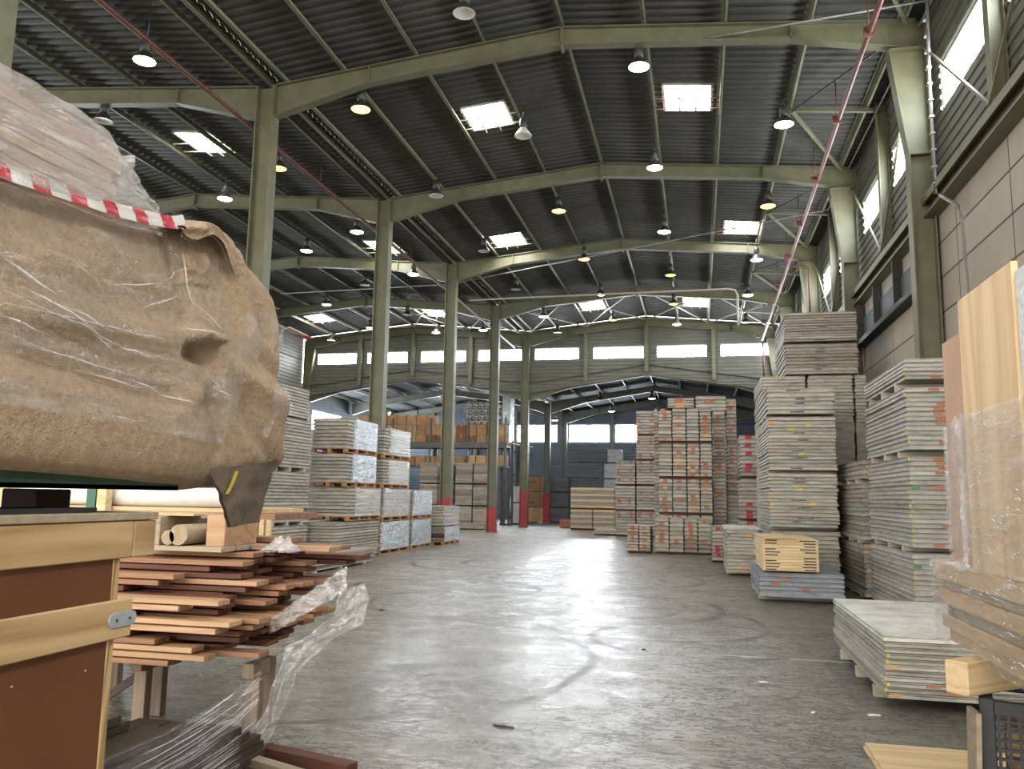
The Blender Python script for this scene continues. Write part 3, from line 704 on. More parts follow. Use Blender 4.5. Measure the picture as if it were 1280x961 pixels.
# ------------------------------------------------------------------ boards and stacks
def board_mesh(w, l, t, mat, dents=0):
    """one faced board, front-left corner at origin; thin skins over a slightly set-back core"""
    m = MB(); s = min(.006, t * .16)
    m.box(0, w, 0, l, t - s, t); m.box(0, w, 0, l, 0, s); m.box(.001, w - .001, .001, l - .001, s, t * .62); m.box(.02, w - .02, .02, l - .02, t * .62, t - s)
    return m.mesh('board', [mat])
def block_mesh(wd, t, mat): return MB().box(0, wd, -.003, .05, .008, t - .008).mesh('edge_block', [mat])
def bearer(label, x0, x1, y, z0, h, mat=None, group=None, wd=.08):
    return tag(MB().box(x0, x1, y - wd / 2, y + wd / 2, z0, z0 + h).build('timber_bearer', mat or M['bearer'], bevel=.004), label, 'bearer', group)
def stack(x0, x1, y0, y1, tiers, desc, mats, adj='grey', blocks=(), jit=.012, gap=.075, group=None, marks=True, bmat=None, stencil=0., rz=0., bfoot=True, blockrange=(.1, .85)):
    """tiers bottom-up: (z0, z1, count). Every board is its own object, counted from the top."""
    N = sum(t[2] for t in tiers); idx = N; cache = {}
    w, l = x1 - x0, y1 - y0
    ca, sa = math.cos(rz), math.sin(rz)
    def at(dx, dy): return (x0 + dx * ca - dy * sa, y0 + dx * sa + dy * ca)
    for ti, (z0, z1, n) in enumerate(tiers):
        p = (z1 - z0) / n; t = p - .006
        if (ti or bfoot) and z0 > .03:
            below = 0 if ti == 0 else tiers[ti - 1][1]
            if z0 - below > .02:
                for bi, fy in enumerate((.2, .52, .86)):
                    m = MB().box(.0, w, fy * l - .04, fy * l + .04, 0, z0 - below - .002)
                    o = m.build('timber_bearer', bmat or M['bearer'], None, (*at(0, 0), below), rz, bevel=.004)
                    tag(o, '%s bearer from front, under tier %d of %s' % (ordn(bi + 1), ti + 1, desc), 'bearer', 'bearers under ' + desc)
        for k in range(n):
            mt = random.choice(mats); key = (round(t, 4), mt.name)
            if key not in cache: cache[key] = board_mesh(w, l, t, mt)
            dx, dy = R(-jit, jit), R(-jit, jit)
            o = put('grey_board' if adj.endswith('grey') else adj.split()[-1] + '_board', cache[key], None, (*at(dx, dy), z0 + k * p), rz + R(-.003, .003))
            tag(o, '%s board, %s from top of %s' % (adj, ordn(idx), desc), 'board', group or 'boards in ' + desc); idx -= 1
            for (prob, bm_, wd, lo, hi) in blocks:
                if random.random() < prob:
                    kk = (round(t, 4), bm_, wd)
                    if kk not in cache: cache[kk] = block_mesh(wd, t, M[bm_])
                    b = put('edge_block', cache[kk], o, (lo + (hi - lo) * random.random(), 0, 0)); b['label'] = {'orange': 'rusty orange edge block', 'yellow': 'yellow corner mark', 'tan': 'tan edge block', 'red_mark': 'red end mark', 'green_mark': 'green paint mark'}[bm_]
            if stencil and random.random() < stencil:
                m = MB(); u = R(.3, .45) * w
                for gq in range(1):
                    for c in range(random.randint(5, 8)):
                        hh = t * R(.3, .5); m.box(u, u + .028, -.002, .004, t * .25, t * .25 + hh); u += .036
                    u += .11
                m.build('stencil_mark', M['ink'], o)
SD = {}
# low stack on feet, closest on the concrete-wall side
D1 = 'the low footed stack by the wrapped timber'
stack(1.43, 2.68, 7.25, 9.78, [(.1, .535, 10)], D1, [M['board'], M['board'], M['board_silver']], blocks=((.45, 'orange', .1, .12, .9), (.28, 'tan', .1, .0, .02), (.4, 'yellow', .022, .002, .004)), jit=.015)
tag(put('grey_board', board_mesh(1.2, 2.53, .044, M['board_pale']), None, (1.425, 7.24, .5365)), 'pale dusty board lying loose on top of the low stack on feet', 'board', 'boards in ' + D1)
# tall stack behind it
D2 = 'the tall stack behind the low footed stack'
stack(2.77, 3.62, 12.0, 14.75, [(.07, .97, 13), (1.045, 2.26, 19), (2.35, 3.2, 13), (3.31, 3.6, 5)], D2, [M['board'], M['board_silver'], M['board_silver']],
      blocks=((.5, 'orange', .13, .26, .42), (.42, 'yellow', .02, .002, .004), (.05, 'green_mark', .1, .0, .02)), jit=.014)
D3 = 'the worn brown stack between two grey stacks'
stack(2.72, 3.45, 15.05, 17.7, [(.05, .93, 11), (1.0, 1.95, 12), (2.03, 2.36, 4)], D3, [M['board_brown'], M['board_brown'], M['board']], adj='weathered grey', jit=.02, blocks=((.08, 'tan', .5, .0, .1),))
# single tall stack with stencilled edges
D4 = 'the stencilled stack behind the pale wood packet'
stack(1.32, 2.56, 16.5, 19.2, [(.05, 1.07, 13), (1.14, 2.16, 15), (2.22, 3.24, 15), (3.3, 3.8, 6)], D4, [M['board'], M['board'], M['board_beige']], blocks=((.14, 'yellow', .12, .02, .95), (.1, 'tan', .1, 0, .05)), stencil=.4, jit=.02)
# grey stacks behind, carrying two more tiers
for xa, xb, dd in ((1.45, 2.42, 'the first block behind the stencilled stack'), (2.46, 3.42, 'the middle block behind the stencilled stack'), (3.46, 3.7, 'the narrow block by the wall behind the stencilled stack')):
    stack(xa, xb, 19.45, 21.9, [(.06, 1.0, 1), (1.08, 2.1, 1), (2.18, 3.3, 1), (3.36, 4.48, 15)] if False else [(3.4, 4.47, 14)], dd, [M['board'], M['board_beige']], jit=.015, bfoot=False, blocks=((.12, 'tan', .1, .05, .8),))
    m = MB()
    for q in range(28): m.box(xa + R(-.01, .01), xb + R(-.01, .01), 19.46 + R(-.01, .01), 21.88, q * .1213, q * .1213 + .118)
    tag(m.build('lower_boards', M['board']), 'mass of grey boards hidden beneath %s' % dd, 'boards', None, 'stuff')
D6 = 'the weathered double tier crowning the wall-side stacks'
stack(1.98, 3.55, 19.42, 21.7, [(4.5, 5.2, 9), (5.26, 5.93, 11)], D6, [M['board_brown'], M['board_brown'], M['board']], adj='weathered grey', jit=.02, blocks=((.15, 'tan', .12, 0, .9),), stencil=.3, bfoot=False)
# blue-grey low stack with the slotted wood packet
D7 = 'the blue-grey low stack under the wood packet'
stack(.95, 2.26, 14.2, 16.5, [(.09, .2, 1), (.2, .265, 1), (.265, .48, 3)], D7, [M['board_blue']], adj='blue grey', blocks=((.6, 'orange', .12, .18, .95),), jit=.006)
D8 = 'the grey stack just past the wood packet'
stack(.58, 1.27, 18.8, 21.2, [(.07, .99, 12)], D8, [M['board'], M['board_beige']], blocks=((.15, 'green_mark', .05, .0, .05), (.1, 'tan', .15, .2, .4)), jit=.012)
tag(put('grey_board', board_mesh(.8, 2.4, .03, M['board_pale']), None, (.55, 18.78, .992)), 'thin pale sheet lying over the grey stack just past the wood packet', 'board', 'boards in ' + D8)
# slotted pale wood packet: eleven planks with dark slots in their ends
N = 11
for k in range(N):
    z0 = .485 + .03 + k * .046
    t = thing('slotted_plank', 'pale end-slotted plank, %s from the top of the packet on blue-grey boards' % ordn(N - k), 'plank', (1.0, 14.05, z0), R(-.01, .01), 'slotted planks in the pale packet')
    MB().box(0, .86, 0, 1.9, 0, .044).build('plank', M['timber'], t, bevel=.002)
    m = MB()
    if k not in (4, 8): MB().box(.04, .04 + R(.16, .24), -.003, .02, .012, .03).build('end_slot', M['black'], t)
    if k not in (5,): MB().box(.82 - R(.16, .25), .82, -.003, .02, .012, .03).build('end_slot', M['black'], t)
    pass
for fy in (14.3, 15.7): bearer('thin dark bearer under the pale wood packet, %s one' % ('front' if fy < 15 else 'rear'), 1.02, 1.84, fy, .481, .033, M['hard_dk'])
t = tag(MB().box(0, .5, 0, 1.7, 0, .018).build('loose_sheet', M['ply_flat'], None, (1.02, 14.0, 1.024), .03), 'loose pale wooden sheet on top of the slotted wood packet', 'sheet')

# packs of narrow boards: each strapped pack is one thing, its boards are parts
PCK = {}
def pack(x0, x1, y0, y1, z0, z1, n, label, group, mats, patch=(('orange', .55),), cat='board pack', red=False, twin=0.):
    patch = [(a, b * .7) for a, b in patch]
    t = thing('board_pack', label, cat, (x0, y0, z0), R(-.01, .01), group)
    p = (z1 - z0) / n; w, l = x1 - x0, y1 - y0
    for k in range(n):
        mt = random.choice(mats); key = (round(w, 2), round(l, 2), round(p, 3), mt.name)
        if key not in PCK: PCK[key] = board_mesh(w - .01, l, p - .012, mt)
        o = put('board', PCK[key], t, (R(-.006, .006), R(-.02, .02), k * p))
        for nm, pr in patch:
            spots = [.28 * w] if not twin else [.1 * w, .68 * w]
            if random.random() < pr:
                for sx in spots:
                    kk = ('b', round(p, 3), nm, round(w, 1)); 
                    if kk not in PCK: PCK[kk] = block_mesh(w * (.33 if not twin else .14), p, M[nm])
                    b = put('edge_block', PCK[kk], o, (sx + R(-.05, .05) * w, 0, 0)); b['label'] = {'orange': 'rusty orange edge block', 'tan': 'tan edge block', 'red_mark': 'red end mark'}[nm]
    return t
def feet(x0, x1, y0, y1, z0, h, desc, mat=None):
    for k, fy in enumerate((.2, .8)):
        bearer('dark bearer, %s one, %s' % (('front', 'rear')[k], desc), x0, x1, y0 + (y1 - y0) * fy, z0, h - .003, mat or M['hard_dk'])
BT = [M['board_beige'], M['board_beige'], M['board'], M['board_brown']]
# three short pallets in front
for q, (xa, xb, top) in enumerate(((-2.12, -1.42, .83), (-1.29, -.44, 1.09), (-.42, .36, 1.08))):
    pos = ('aisle end', 'middle', 'wall end')[q]
    ya = 25.3
    feet(xa, xb, ya, ya + 1.2, 0, .07, 'below the short packs at the %s of the low row' % pos)
    xm = (xa + xb) / 2
    pack(xa, xm - .005, ya, ya + 1.2, .07, top, 8, 'short strapped pack of narrow boards, aisle half at the %s of the low row' % pos, 'short board packs in the low row', BT, (('orange', .6), ('tan', .15)))
    pack(xm + .005, xb, ya, ya + 1.2, .07, top - .02, 8, 'short strapped pack of narrow boards, wall half at the %s of the low row' % pos, 'short board packs in the low row', BT, (('orange', .6), ('tan', .15)))
# the tall wall of packs behind: four columns, four tiers, then odd ones on top
COLX = [(-1.24, -.81), (-.79, -.36), (-.34, .05), (.07, .44)]
for ti in range(4):
    z0 = ti * 1.14
    feet(COLX[0][0], COLX[1][1], 26.9, 28.1, z0, .08, 'aisle pair, under tier %s of the tall pack wall' % ORD[ti]); feet(COLX[2][0], COLX[3][1], 26.9, 28.1, z0, .08, 'wall pair, under tier %s of the tall pack wall' % ORD[ti])
    for c, (xa, xb) in enumerate(COLX):
        pack(xa, xb, 26.9, 28.1, z0 + .08, z0 + 1.135 - .06 * (ti == 3 and c < 1), 9, 'strapped pack of narrow boards, %s column, %s tier of the tall pack wall' % (NAMES[c], NAMES[ti]), 'board packs in the tall wall', BT, (('orange', .55), ('tan', .2)))
for c, (xa, xb, za, zb, yy_) in enumerate(((-1.45, -1.05, 3.6, 4.7, 28.3), (-1.45, -1.05, 2.4, 3.6, 28.3), (-1.45, -1.05, 1.2, 2.4, 28.3), (-1.45, -1.05, .0, 1.2, 28.3), (-.98, -.1, 4.7, 5.05, 28.15), (-.05, .95, 4.6, 5.1, 28.15), (.5, .9, 3.45, 4.57, 28.0), (.95, 1.3, 3.9, 5.05, 28.6), (.5, .9, 2.25, 3.45, 28.0), (.5, .9, 1.1, 2.25, 28.0), (.5, .9, .0, 1.1, 28.0), (.95, 1.3, 2.6, 3.9, 28.6), (.95, 1.3, 1.3, 2.6, 28.6), (.95, 1.3, .0, 1.3, 28.6))):
    pack(xa, xb, yy_, yy_ + 1.2, za, zb, max(4, int((zb - za) / .12)), ('narrow board pack behind the aisle edge of the tall pack wall, top tier', 'narrow board pack behind the aisle edge of the tall pack wall, third tier', 'narrow board pack behind the aisle edge of the tall pack wall, second tier', 'narrow board pack behind the aisle edge of the tall pack wall, bottom tier',
        'flat wide board pack lying on top of the tall pack wall, aisle half', 'flat wide board pack lying on top of the tall pack wall, wall half', 'narrow pack set back beside the fourth column of the tall pack wall, top tier', 'outermost narrow pack beyond the tall pack wall, top tier',
        'narrow pack set back beside the fourth column of the tall pack wall, third tier', 'narrow pack set back beside the fourth column of the tall pack wall, second tier', 'narrow pack set back beside the fourth column of the tall pack wall, bottom tier',
        'outermost narrow pack beyond the tall pack wall, third tier', 'outermost narrow pack beyond the tall pack wall, second tier', 'outermost narrow pack beyond the tall pack wall, bottom tier')[c], 'odd board packs behind the tall wall', BT, (('orange', .35), ('tan', .2)))
m = MB(); m.box(-.95, .95, 28.2, 29.4, 4.54, 4.6); tag(m.build('timber_bearer', M['hard_dk']), 'dark plank carrying the two topmost odd packs', 'bearer')
# red-ended packs
for q, (xa, xb, ya, za, zb, n) in enumerate(((.33, .66, 22.5, .06, .93, 9), (1.08, 1.58, 22.6, .06, 1.1, 10), (1.08, 1.58, 22.6, 1.16, 2.2, 10), (1.08, 1.58, 22.6, 2.27, 3.35, 10), (.72, 1.04, 23.0, .06, .95, 9))):
    feet(xa, xb, ya, ya + 1.6, za - .06, .06, 'below red-ended pack number %s past the stencilled stack' % ORD[q])
    pack(xa, xb, ya, ya + 1.7, za, zb, n, ('low red-ended board pack standing on the floor beside the grey stack', 'red-ended board pack, bottom one of three behind the stencilled stack', 'red-ended board pack, middle one of three behind the stencilled stack', 'red-ended board pack, top one of three behind the stencilled stack', 'low pack with red ends tucked behind the low red-ended pack')[q],
         'red-ended board packs', BT, (('red_mark', .7),))
# farther tall grey packs
for c, (xa, xb, tiers) in enumerate(((-3.52, -2.66, 3), (-2.62, -1.74, 5), (-1.70, -.84, 5))):
    for ti in range(tiers):
        z0 = ti * 1.09
        feet(xa, xb, 36, 37.2, z0, .07, 'below tier %s, %s column of the distant grey packs' % (ORD[ti], NAMES[c]))
        pack(xa, xb, 36, 37.2, z0 + .07, z0 + 1.085, 8, 'grey board pack, %s tier of the %s column among the distant packs' % (NAMES[ti], NAMES[c]), 'distant grey board packs', [M['board'], M['board_beige']], (('orange', .5 if c < 2 else .04),), twin=1.)
pack(-4.5, -3.55, 36.4, 37.6, .06, .25, 2, 'low flat pack of boards on the floor before the striped wood pack', None, [M['board_beige']], ()); feet(-4.5, -3.55, 36.4, 37.6, 0, .06, 'below the low flat pack')
# striped wood and grey packs
def striped(x0, x1, y0, y1, z0, z1, n, label):
    t = thing('board_pack', label, 'board pack', (x0, y0, z0), 0, 'striped timber and grey packs'); p = (z1 - z0) / n
    for k in range(n):
        o = put('board', board_mesh(x1 - x0, y1 - y0, p - .006, M['timber'] if k % 2 == 0 else M['board_blue']), t, (0, R(-.01, .01), k * p)); o['label'] = 'pale timber layer' if k % 2 == 0 else 'grey layer'
feet(-6.34, -4.15, 41.5, 42.7, 0, .1, 'below the striped packs')
striped(-6.34, -5.22, 41.5, 42.7, .1, 1.04, 7, 'striped timber and grey pack, lower one toward the column row'); striped(-5.19, -4.13, 41.5, 42.7, .1, 1.04, 7, 'striped timber and grey pack, lower one toward the wall')
feet(-6.34, -4.15, 41.5, 42.7, 1.04, .08, 'below the upper striped pack'); striped(-6.34, -4.13, 41.5, 42.7, 1.12, 2.14, 7, 'wide striped timber and grey pack lying over two smaller ones')

# ---- film-wrapped packs
def film_shell(x0, x1, y0, y1, z0, z1, mat, parent, amp=.02, off=.012):
    m = MB(); w, l, h = x1 - x0, y1 - y0, z1 - z0; o = off; per = 2 * (w + l)
    sd = R(0, 50)
    def pos(u, v):
        s = u * per
        if s < w: p = Vector((s, 0, 0)); nn = Vector((0, -1, 0))
        elif s < w + l: p = Vector((w, s - w, 0)); nn = Vector((1, 0, 0))
        elif s < 2 * w + l: p = Vector((w - (s - w - l), l, 0)); nn = Vector((0, 1, 0))
        else: p = Vector((0, l - (s - 2 * w - l), 0)); nn = Vector((-1, 0, 0))
        z = v * h
        d = o + amp * abs(noise.noise(Vector((s * 2.2 + sd, z * 11, sd)))) + amp * .6 * abs(noise.noise(Vector((s * 9, z * 22, sd))))
        q = p + nn * d; q.z = z; return q + Vector((x0, y0, 0))
    m.grid(pos, 90, 26); k = 20
    m.grid(lambda u, v: (x0 + w * u, y0 + l * v, h + .01 + amp * .5 * noise.noise(Vector((u * 6, v * 6, sd)))), 10, 14)
    return m.build('film_wrap', mat, parent, normals=False)
def pallet(x0, x1, y0, y1, z0, label, h=.11):
    t = thing('wooden_pallet', label, 'pallet', (x0, y0, z0), 0, 'wooden pallets'); w, l = x1 - x0, y1 - y0
    for k in range(5): MB().box(w * k / 5 + .01, w * (k + 1) / 5 - .01, 0, l, h - .02, h).build('deck_board', M['pallet'], t)
    for i in range(3):
        for j in range(4): MB().box((w - .1) * i / 2, (w - .1) * i / 2 + .1, (l - .1) * j / 3, (l - .1) * j / 3 + .1, .018, h - .02).build('block', M['pallet'], t)
    for i in range(3): MB().box((w - .1) * i / 2, (w - .1) * i / 2 + .1, 0, l, 0, .018).build('skid', M['pallet'], t)
def wrapped(x0, x1, y0, y1, z0, z1, n, desc, fm='film_white', mats=None, pal=True, front_bare=True):
    if pal: pallet(x0, x1, y0, y1, z0, 'wooden pallet under ' + desc); z0 += .113
    t = thing('wrapped_pack', desc, 'wrapped pack', (x0, y0, z0), 0, 'film-wrapped board packs'); p = (z1 - z0) / n
    me = {}
    for k in range(n):
        mt = random.choice(mats or [M['board'], M['board_beige']])
        if mt.name not in me: me[mt.name] = board_mesh(x1 - x0, y1 - y0, p - .012, mt)
        put('board', me[mt.name], t, (R(-.01, 0), R(-.01, .01), k * p))
    film_shell(0, x1 - x0, (.06 if not front_bare else .22) * (y1 - y0), y1 - y0, 0, z1 - z0, M[fm], t)
XW = -8.45
wrapped(XW - .48, XW, 21.2, 23.5, 0, .88, 8, 'film-wrapped board pack on the floor, beside the aisle under two wrapped tiers', front_bare=False)
wrapped(XW - 1.1, XW, 23.75, 25.6, 0, .88, 8, 'film-wrapped board pack on the floor, next to the small end pack', front_bare=False)
wrapped(XW - .48, XW, 21.3, 23.5, .9, 1.78, 8, 'film-wrapped pack in the second tier, middle of the wrapped row', 'film_grey', front_bare=False)
wrapped(XW - 1.1, XW, 23.75, 25.6, .9, 1.76, 8, 'film-wrapped pack in the second tier, at the end near the fourth column', front_bare=False)
wrapped(XW - 1.1, XW, 19.05, 21.15, .96, 1.78, 8, 'hazy film-wrapped pack sitting on the beige bare stack', 'film_grey')
wrapped(XW - .95, XW, 18.8, 20.75, 1.8, 2.62, 8, 'white film-wrapped pack in the third tier, closer to the bare grey stack')
wrapped(XW - .48, XW, 21.25, 23.35, 1.8, 2.6, 8, 'cloudy film-wrapped pack in the third tier, closer to the aisle columns', 'film_grey')
wrapped(XW - .95, XW, 18.8, 20.75, 2.64, 3.5, 8, 'white film-wrapped pack on the top tier, closer to the bare grey stack')
wrapped(XW - .48, XW, 21.25, 23.35, 2.62, 3.48, 8, 'cloudy film-wrapped pack on the top tier, closer to the aisle columns', 'film_grey')
wrapped(XW - .5, XW + .28, 26.1, 27.9, 0, .6, 7, 'short film-wrapped pack at the row end before the fourth column', 'film_white', [M['board_brown'], M['hard_dk']], front_bare=False)
wrapped(XW - .5, XW + .25, 26.12, 27.88, .64, 1.27, 6, 'loosely wrapped pack on top of the short row-end pack', 'film_grey', pal=False, front_bare=False)
for fy in (26.4, 27.5): bearer('thin strip between the two row-end packs, %s one' % ('front' if fy < 27 else 'rear'), XW - .5, XW + .25, fy, .602, .035)
DG = 'the beige bare stack beneath the hazy pack'
stack(XW - 1.25, XW, 18.3, 21.1, [(.06, .94, 12)], DG, [M['board_beige'], M['board']], adj='beige grey', jit=.02, blocks=((.12, 'tan', .4, .3, .8),))
stack(-8.9, -7.65, 15.0, 18.9, [(.05, .36, 6)], 'the low flat stack before the column-side stack', [M['board_beige']], adj='beige grey', jit=.05)
# tall bare stack on the column side
DA = 'the tall column-side stack behind the felt bundle'
stack(-9.75, -8.5 - .42, 15.2, 17.9, [(.05, .36, 4)], 'the short remnant hidden behind the low flat stack', [M['board']], bfoot=True) if False else None
stack(-9.75, -8.98, 15.95, 17.95, [(.06, .9, 11), (.98, 1.2, 3), (1.29, 2.1, 11), (2.2, 3.32, 15)], DA, [M['board'], M['board_beige']], jit=.012, blocks=((.05, 'yellow', .06, .1, .6), (.06, 'tan', .1, .1, .6)))
stack(-9.9, -8.97, 15.9, 17.7, [(3.36, 4.05, 10)], 'the short tier topping the column-side stack', [M['board'], M['board_beige']], jit=.01, bfoot=False)
# split timber pile end beside it
for k in range(4):
    m = MB(); m.box(0, .1, 0, .09, 0, 1.5 - k * .08)
    tag(m.build('upright_slab', M['timber'], None, (-8.62 + k * .13, 14.6 + k * .03, 0), .05 * k, bevel=.01), 'rough pale upright slab, %s in the row beside the tall column-side stack' % NAMES[k], 'slab', 'rough upright slabs')

# ------------------------------------------------------------------ rack with cartons, rolls, beige packs
t = thing('storage_rack', 'long dark rack with loaded deck in the lower hall behind the beige packs', 'rack', (-15, 45.1, 0))
m = MB(); m.box(-4.6, 4.55, -.6, .6, 4.35, 4.45); m.box(-4.6, 4.55, -.62, -.55, 4.3, 4.62); m.box(-4.6, 4.55, .55, .62, 4.3, 4.62); m.build('upper_deck', M['rack_grey'], t)
m = MB(); m.box(-4.6, 4.55, -.6, .6, 3.2, 3.3); m.build('lower_deck', M['rack_grey'], t)
for x in (-4.5, -2.2, .1, 2.3, 4.5):
    for y in (-.58, .58): MB().box(x - .05, x + .05, y - .05, y + .05, 0, 6.0 if y < 0 else 4.4).build('upright', M['rack_grey'], t)
for x in (-3.4, -1.0, 1.2, 3.4): MB().bar((x, -.62, 4.62), (x, -.62, 5.6), .03, .03).build('guard_post', M['rack_grey'], t)
MB().bar((-4.5, -.62, 5.6), (4.5, -.62, 5.6), .025, .025).build('guard_rail', M['rack_grey'], t)
BX = {}
def carton(x, y, z, w, d, h, mat, label, group):
    key = (w, d, h, mat)
    if key not in BX:
        m = MB(); m.box(0, w, 0, d, 0, h); q = MB(); q.box(w / 2 - .03, w / 2 + .03, -.002, .0, h - .12, h + .001); q.box(w / 2 - .03, w / 2 + .03, -.002, d, h, h + .002)
        BX[key] = (m.mesh('carton', M[mat], bevel=.006), q.mesh('packing_tape', M['tape']))
    o = tag(put('cardboard_box', BX[key][0], None, (x, y, z), R(-.02, .02)), label, 'box', group); put('packing_tape', BX[key][1], o); return o
KM = ['kraft', 'kraft', 'kraft_lt', 'kraft_dk']
n = 0
for row in range(3):
    for c in range(15):
        x = -19.4 + c * .6
        if row == 2 and c > 7: continue
        n += 1
        carton(x, 44.62, 4.455 + row * .575, .57, .6, .57, random.choice(KM), 'brown cardboard box, %s in row %s on the rack upper deck' % (ordn(c + 1), ORD[row]), 'boxes on the rack upper deck')
for c in range(15):
    carton(-19.4 + c * .6, 44.65, 3.305, .55, .55, R(.5, .6), random.choice(['kraft', 'kraft_lt']), 'tan cardboard box, %s on the rack lower deck' % ordn(c + 1), 'boxes on the rack lower deck')
# netted rolls on top of the boxes
TB = MB(); TB.tube([(0, 0, 0), (0, 1.1, 0)], .165, 18, caps=False); TB.tube([(0, 0, 0), (0, 1.1, 0)], .125, 18, caps=False)
k0 = 0
for y in (0, 1.1):
    for j in range(18):
        a, b = 2 * math.pi * j / 18, 2 * math.pi * (j + 1) / 18
        TB.face([(.165 * math.cos(a), y, .165 * math.sin(a)), (.165 * math.cos(b), y, .165 * math.sin(b)), (.125 * math.cos(b), y, .125 * math.sin(b)), (.125 * math.cos(a), y, .125 * math.sin(a))])
tm = TB.mesh('grey_tube', M['tubes'])
MB().box(-13.1, -10.6, 44.6, 45.7, 5.61, 5.66)
tag(MB().box(-13.1, -10.75, 44.62, 45.7, 5.61, 5.65).build('loading_board', M['oldwood']), 'flat board under the netted tubes atop the rack boxes', 'board')
for r_ in range(4):
    for c in range(6 if r_ % 2 == 0 else 5):
        tag(put('grey_tube', tm, None, (-12.85 + c * .36 + (.18 if r_ % 2 else 0), 44.6, 5.82 + r_ * .315)), 'grey hollow tube, %s in the %s layer of the netted block atop the rack' % (ordn(c + 1), NAMES[r_]), 'tube', 'tubes atop the rack')
t = thing('wrapped_pack', 'tall white film-wrapped bale at the end of the tubes atop the rack', 'wrapped pack', (-10.72, 44.7, 5.65))
MB().box(0, .42, 0, 1, 0, 1.75).build('bale', M['white'], t, bevel=.03); film_shell(0, .42, 0, 1, 0, 1.75, M['film_white'], t, .05)
# beige packs in front of the rack
for c, (xa, xb) in enumerate(((-13.9, -12.95), (-12.55, -12.15), (-12.0, -11.1), (-11.06, -10.2))):
    for ti in range(3):
        z0 = ti * 1.1
        if c == 1:
            pack(xa, xb, 40.2, 41.4, z0 + .07, z0 + 1.09, 9, 'narrow red-ended pack, %s tier, among the beige packs before the rack' % NAMES[ti], 'red-ended packs before the rack', BT, (('red_mark', .8),))
        else:
            pack(xa, xb, 40, 41.2, z0 + .07, z0 + 1.09, 9, 'beige board pack, %s tier of the %s column before the rack' % (NAMES[ti], {0: 'outermost', 2: 'middle', 3: 'aisle-side'}[c]), 'beige packs before the rack', [M['board_beige'], M['board_beige'], M['board_brown']], (('tan', .1),))
        feet(xa, xb, 40.2, 41.2, z0, .07, 'under tier %s, %s beige column before the rack' % (ORD[ti], NAMES[c]))
pack(-11.9, -10.1, 38.6, 39.8, .06, .28, 3, 'flat beige board pack lying before the beige columns', None, [M['board_beige']], ()); feet(-11.9, -10.1, 38.6, 39.8, 0, .06, 'below the flat beige pack')
# cantilever rack end
t = thing('cantilever_rack', 'dark cantilever rack with arms standing behind the fifth column', 'rack', (-10.9, 45.6, 0))
for k, (x, y) in enumerate(((0, 0), (.28, 1.4), (.5, 2.8), (.62, 4.2))):
    m = MB(); m.box(x - .06, x + .06, y - .08, y + .08, 0, 4.9); m.build('upright', M['rack_grey'], t)
    for z in (1.25, 2.5, 2.85, 4.2): MB().bar((x, y - .05, z), (x + .45, y - .05, z + .04), .07, .09).build('arm', M['rack_grey'], t)
    MB().box(x - .1, x + .6, y - .1, y + .1, 0, .1).build('foot', M['rack_grey'], t)
m = MB(); m.tube([(-10.2, 44.3, 4.55), (-8.9, 44.4, 4.35)], .035, 8); tag(m.build('pale_tube', M['white']), 'pale tube sticking out sideways at the end of the rack deck', 'tube')
# white bale and cartons by the end wall
t = thing('wrapped_pack', 'tall white wrapped bale on the floor between the rack and brown cartons', 'wrapped pack', (-11.2, 49, 0)); m = MB()
m.grid(lambda u, v: (.35 + .4 * math.cos(2 * math.pi * u) * (1 + .12 * math.sin(v * 9 + u * 6)), .4 + .4 * math.sin(2 * math.pi * u), v * 2.25), 24, 14); m.face([(.35 + .38 * math.cos(a * .5), .4 + .38 * math.sin(a * .5), 2.25) for a in range(12)])
m.build('bale', M['white'], t)
for ti in range(3):
    pallet(-11.0, -9.35, 51, 52.2, ti * .96, 'wooden pallet under tier %s of the brown cartons by the end wall' % ORD[ti], .1)
    for c in range(4): carton(-10.99 + c * .41, 51.0, ti * .96 + .1, .4, 1.15, .85, 'kraft_lt' if ti == 0 else 'kraft', 'brown carton, %s across in tier %s by the lower hall end wall' % (ordn(c + 1), ORD[ti]), 'cartons by the end wall')
    pack(-9.2, -8.0, 51.6, 52.8, ti * .96 + .08, ti * .96 + .9, 5, 'dark wrapped board pack, %s tier beside the brown cartons' % NAMES[ti], 'dark packs by the cartons', [M['board_dark']], ()); feet(-9.2, -8.0, 51.6, 52.8, ti * .96, .08, 'below dark pack tier %s beside the cartons' % ORD[ti])
# slate packs by the end wall
for k, (xa, xb, za, zb) in enumerate(((-8.7, -6.6, .06, .95), (-8.7, -6.6, 1.02, 1.9), (-8.7, -6.6, 1.96, 2.88), (-8.7, -6.6, 2.94, 3.9), (-8.5, -6.35, 3.96, 4.86))):
    wrapped(xa, xb + (.5 if k > 1 else 0), 54, 55.3, za - .06 if k == 0 else za, zb, 7, 'slate grey wrapped board pack, %s tier of the stack against the lower end wall' % NAMES[k], 'film_white' if False else 'film_thin', [M['board_dark']], pal=False, front_bare=False)
    m = MB(); m.box(0, .9, 0, 1.15, 0, zb - za - .05)
    t = thing('wrapped_pack', 'pale film-wrapped pack, %s tier, tight beside the slate packs' % NAMES[k], 'wrapped pack', (xb + (.53 if k > 1 else .03), 54.1, za)); m.build('load', M['board_blue'], t); film_shell(0, .9, 0, 1.15, 0, zb - za - .06, M['film_white'], t, .02)
carton(-7.3, 44, .02, .6, .5, .42, 'orange', 'small orange carton on the floor beside the striped packs', None)

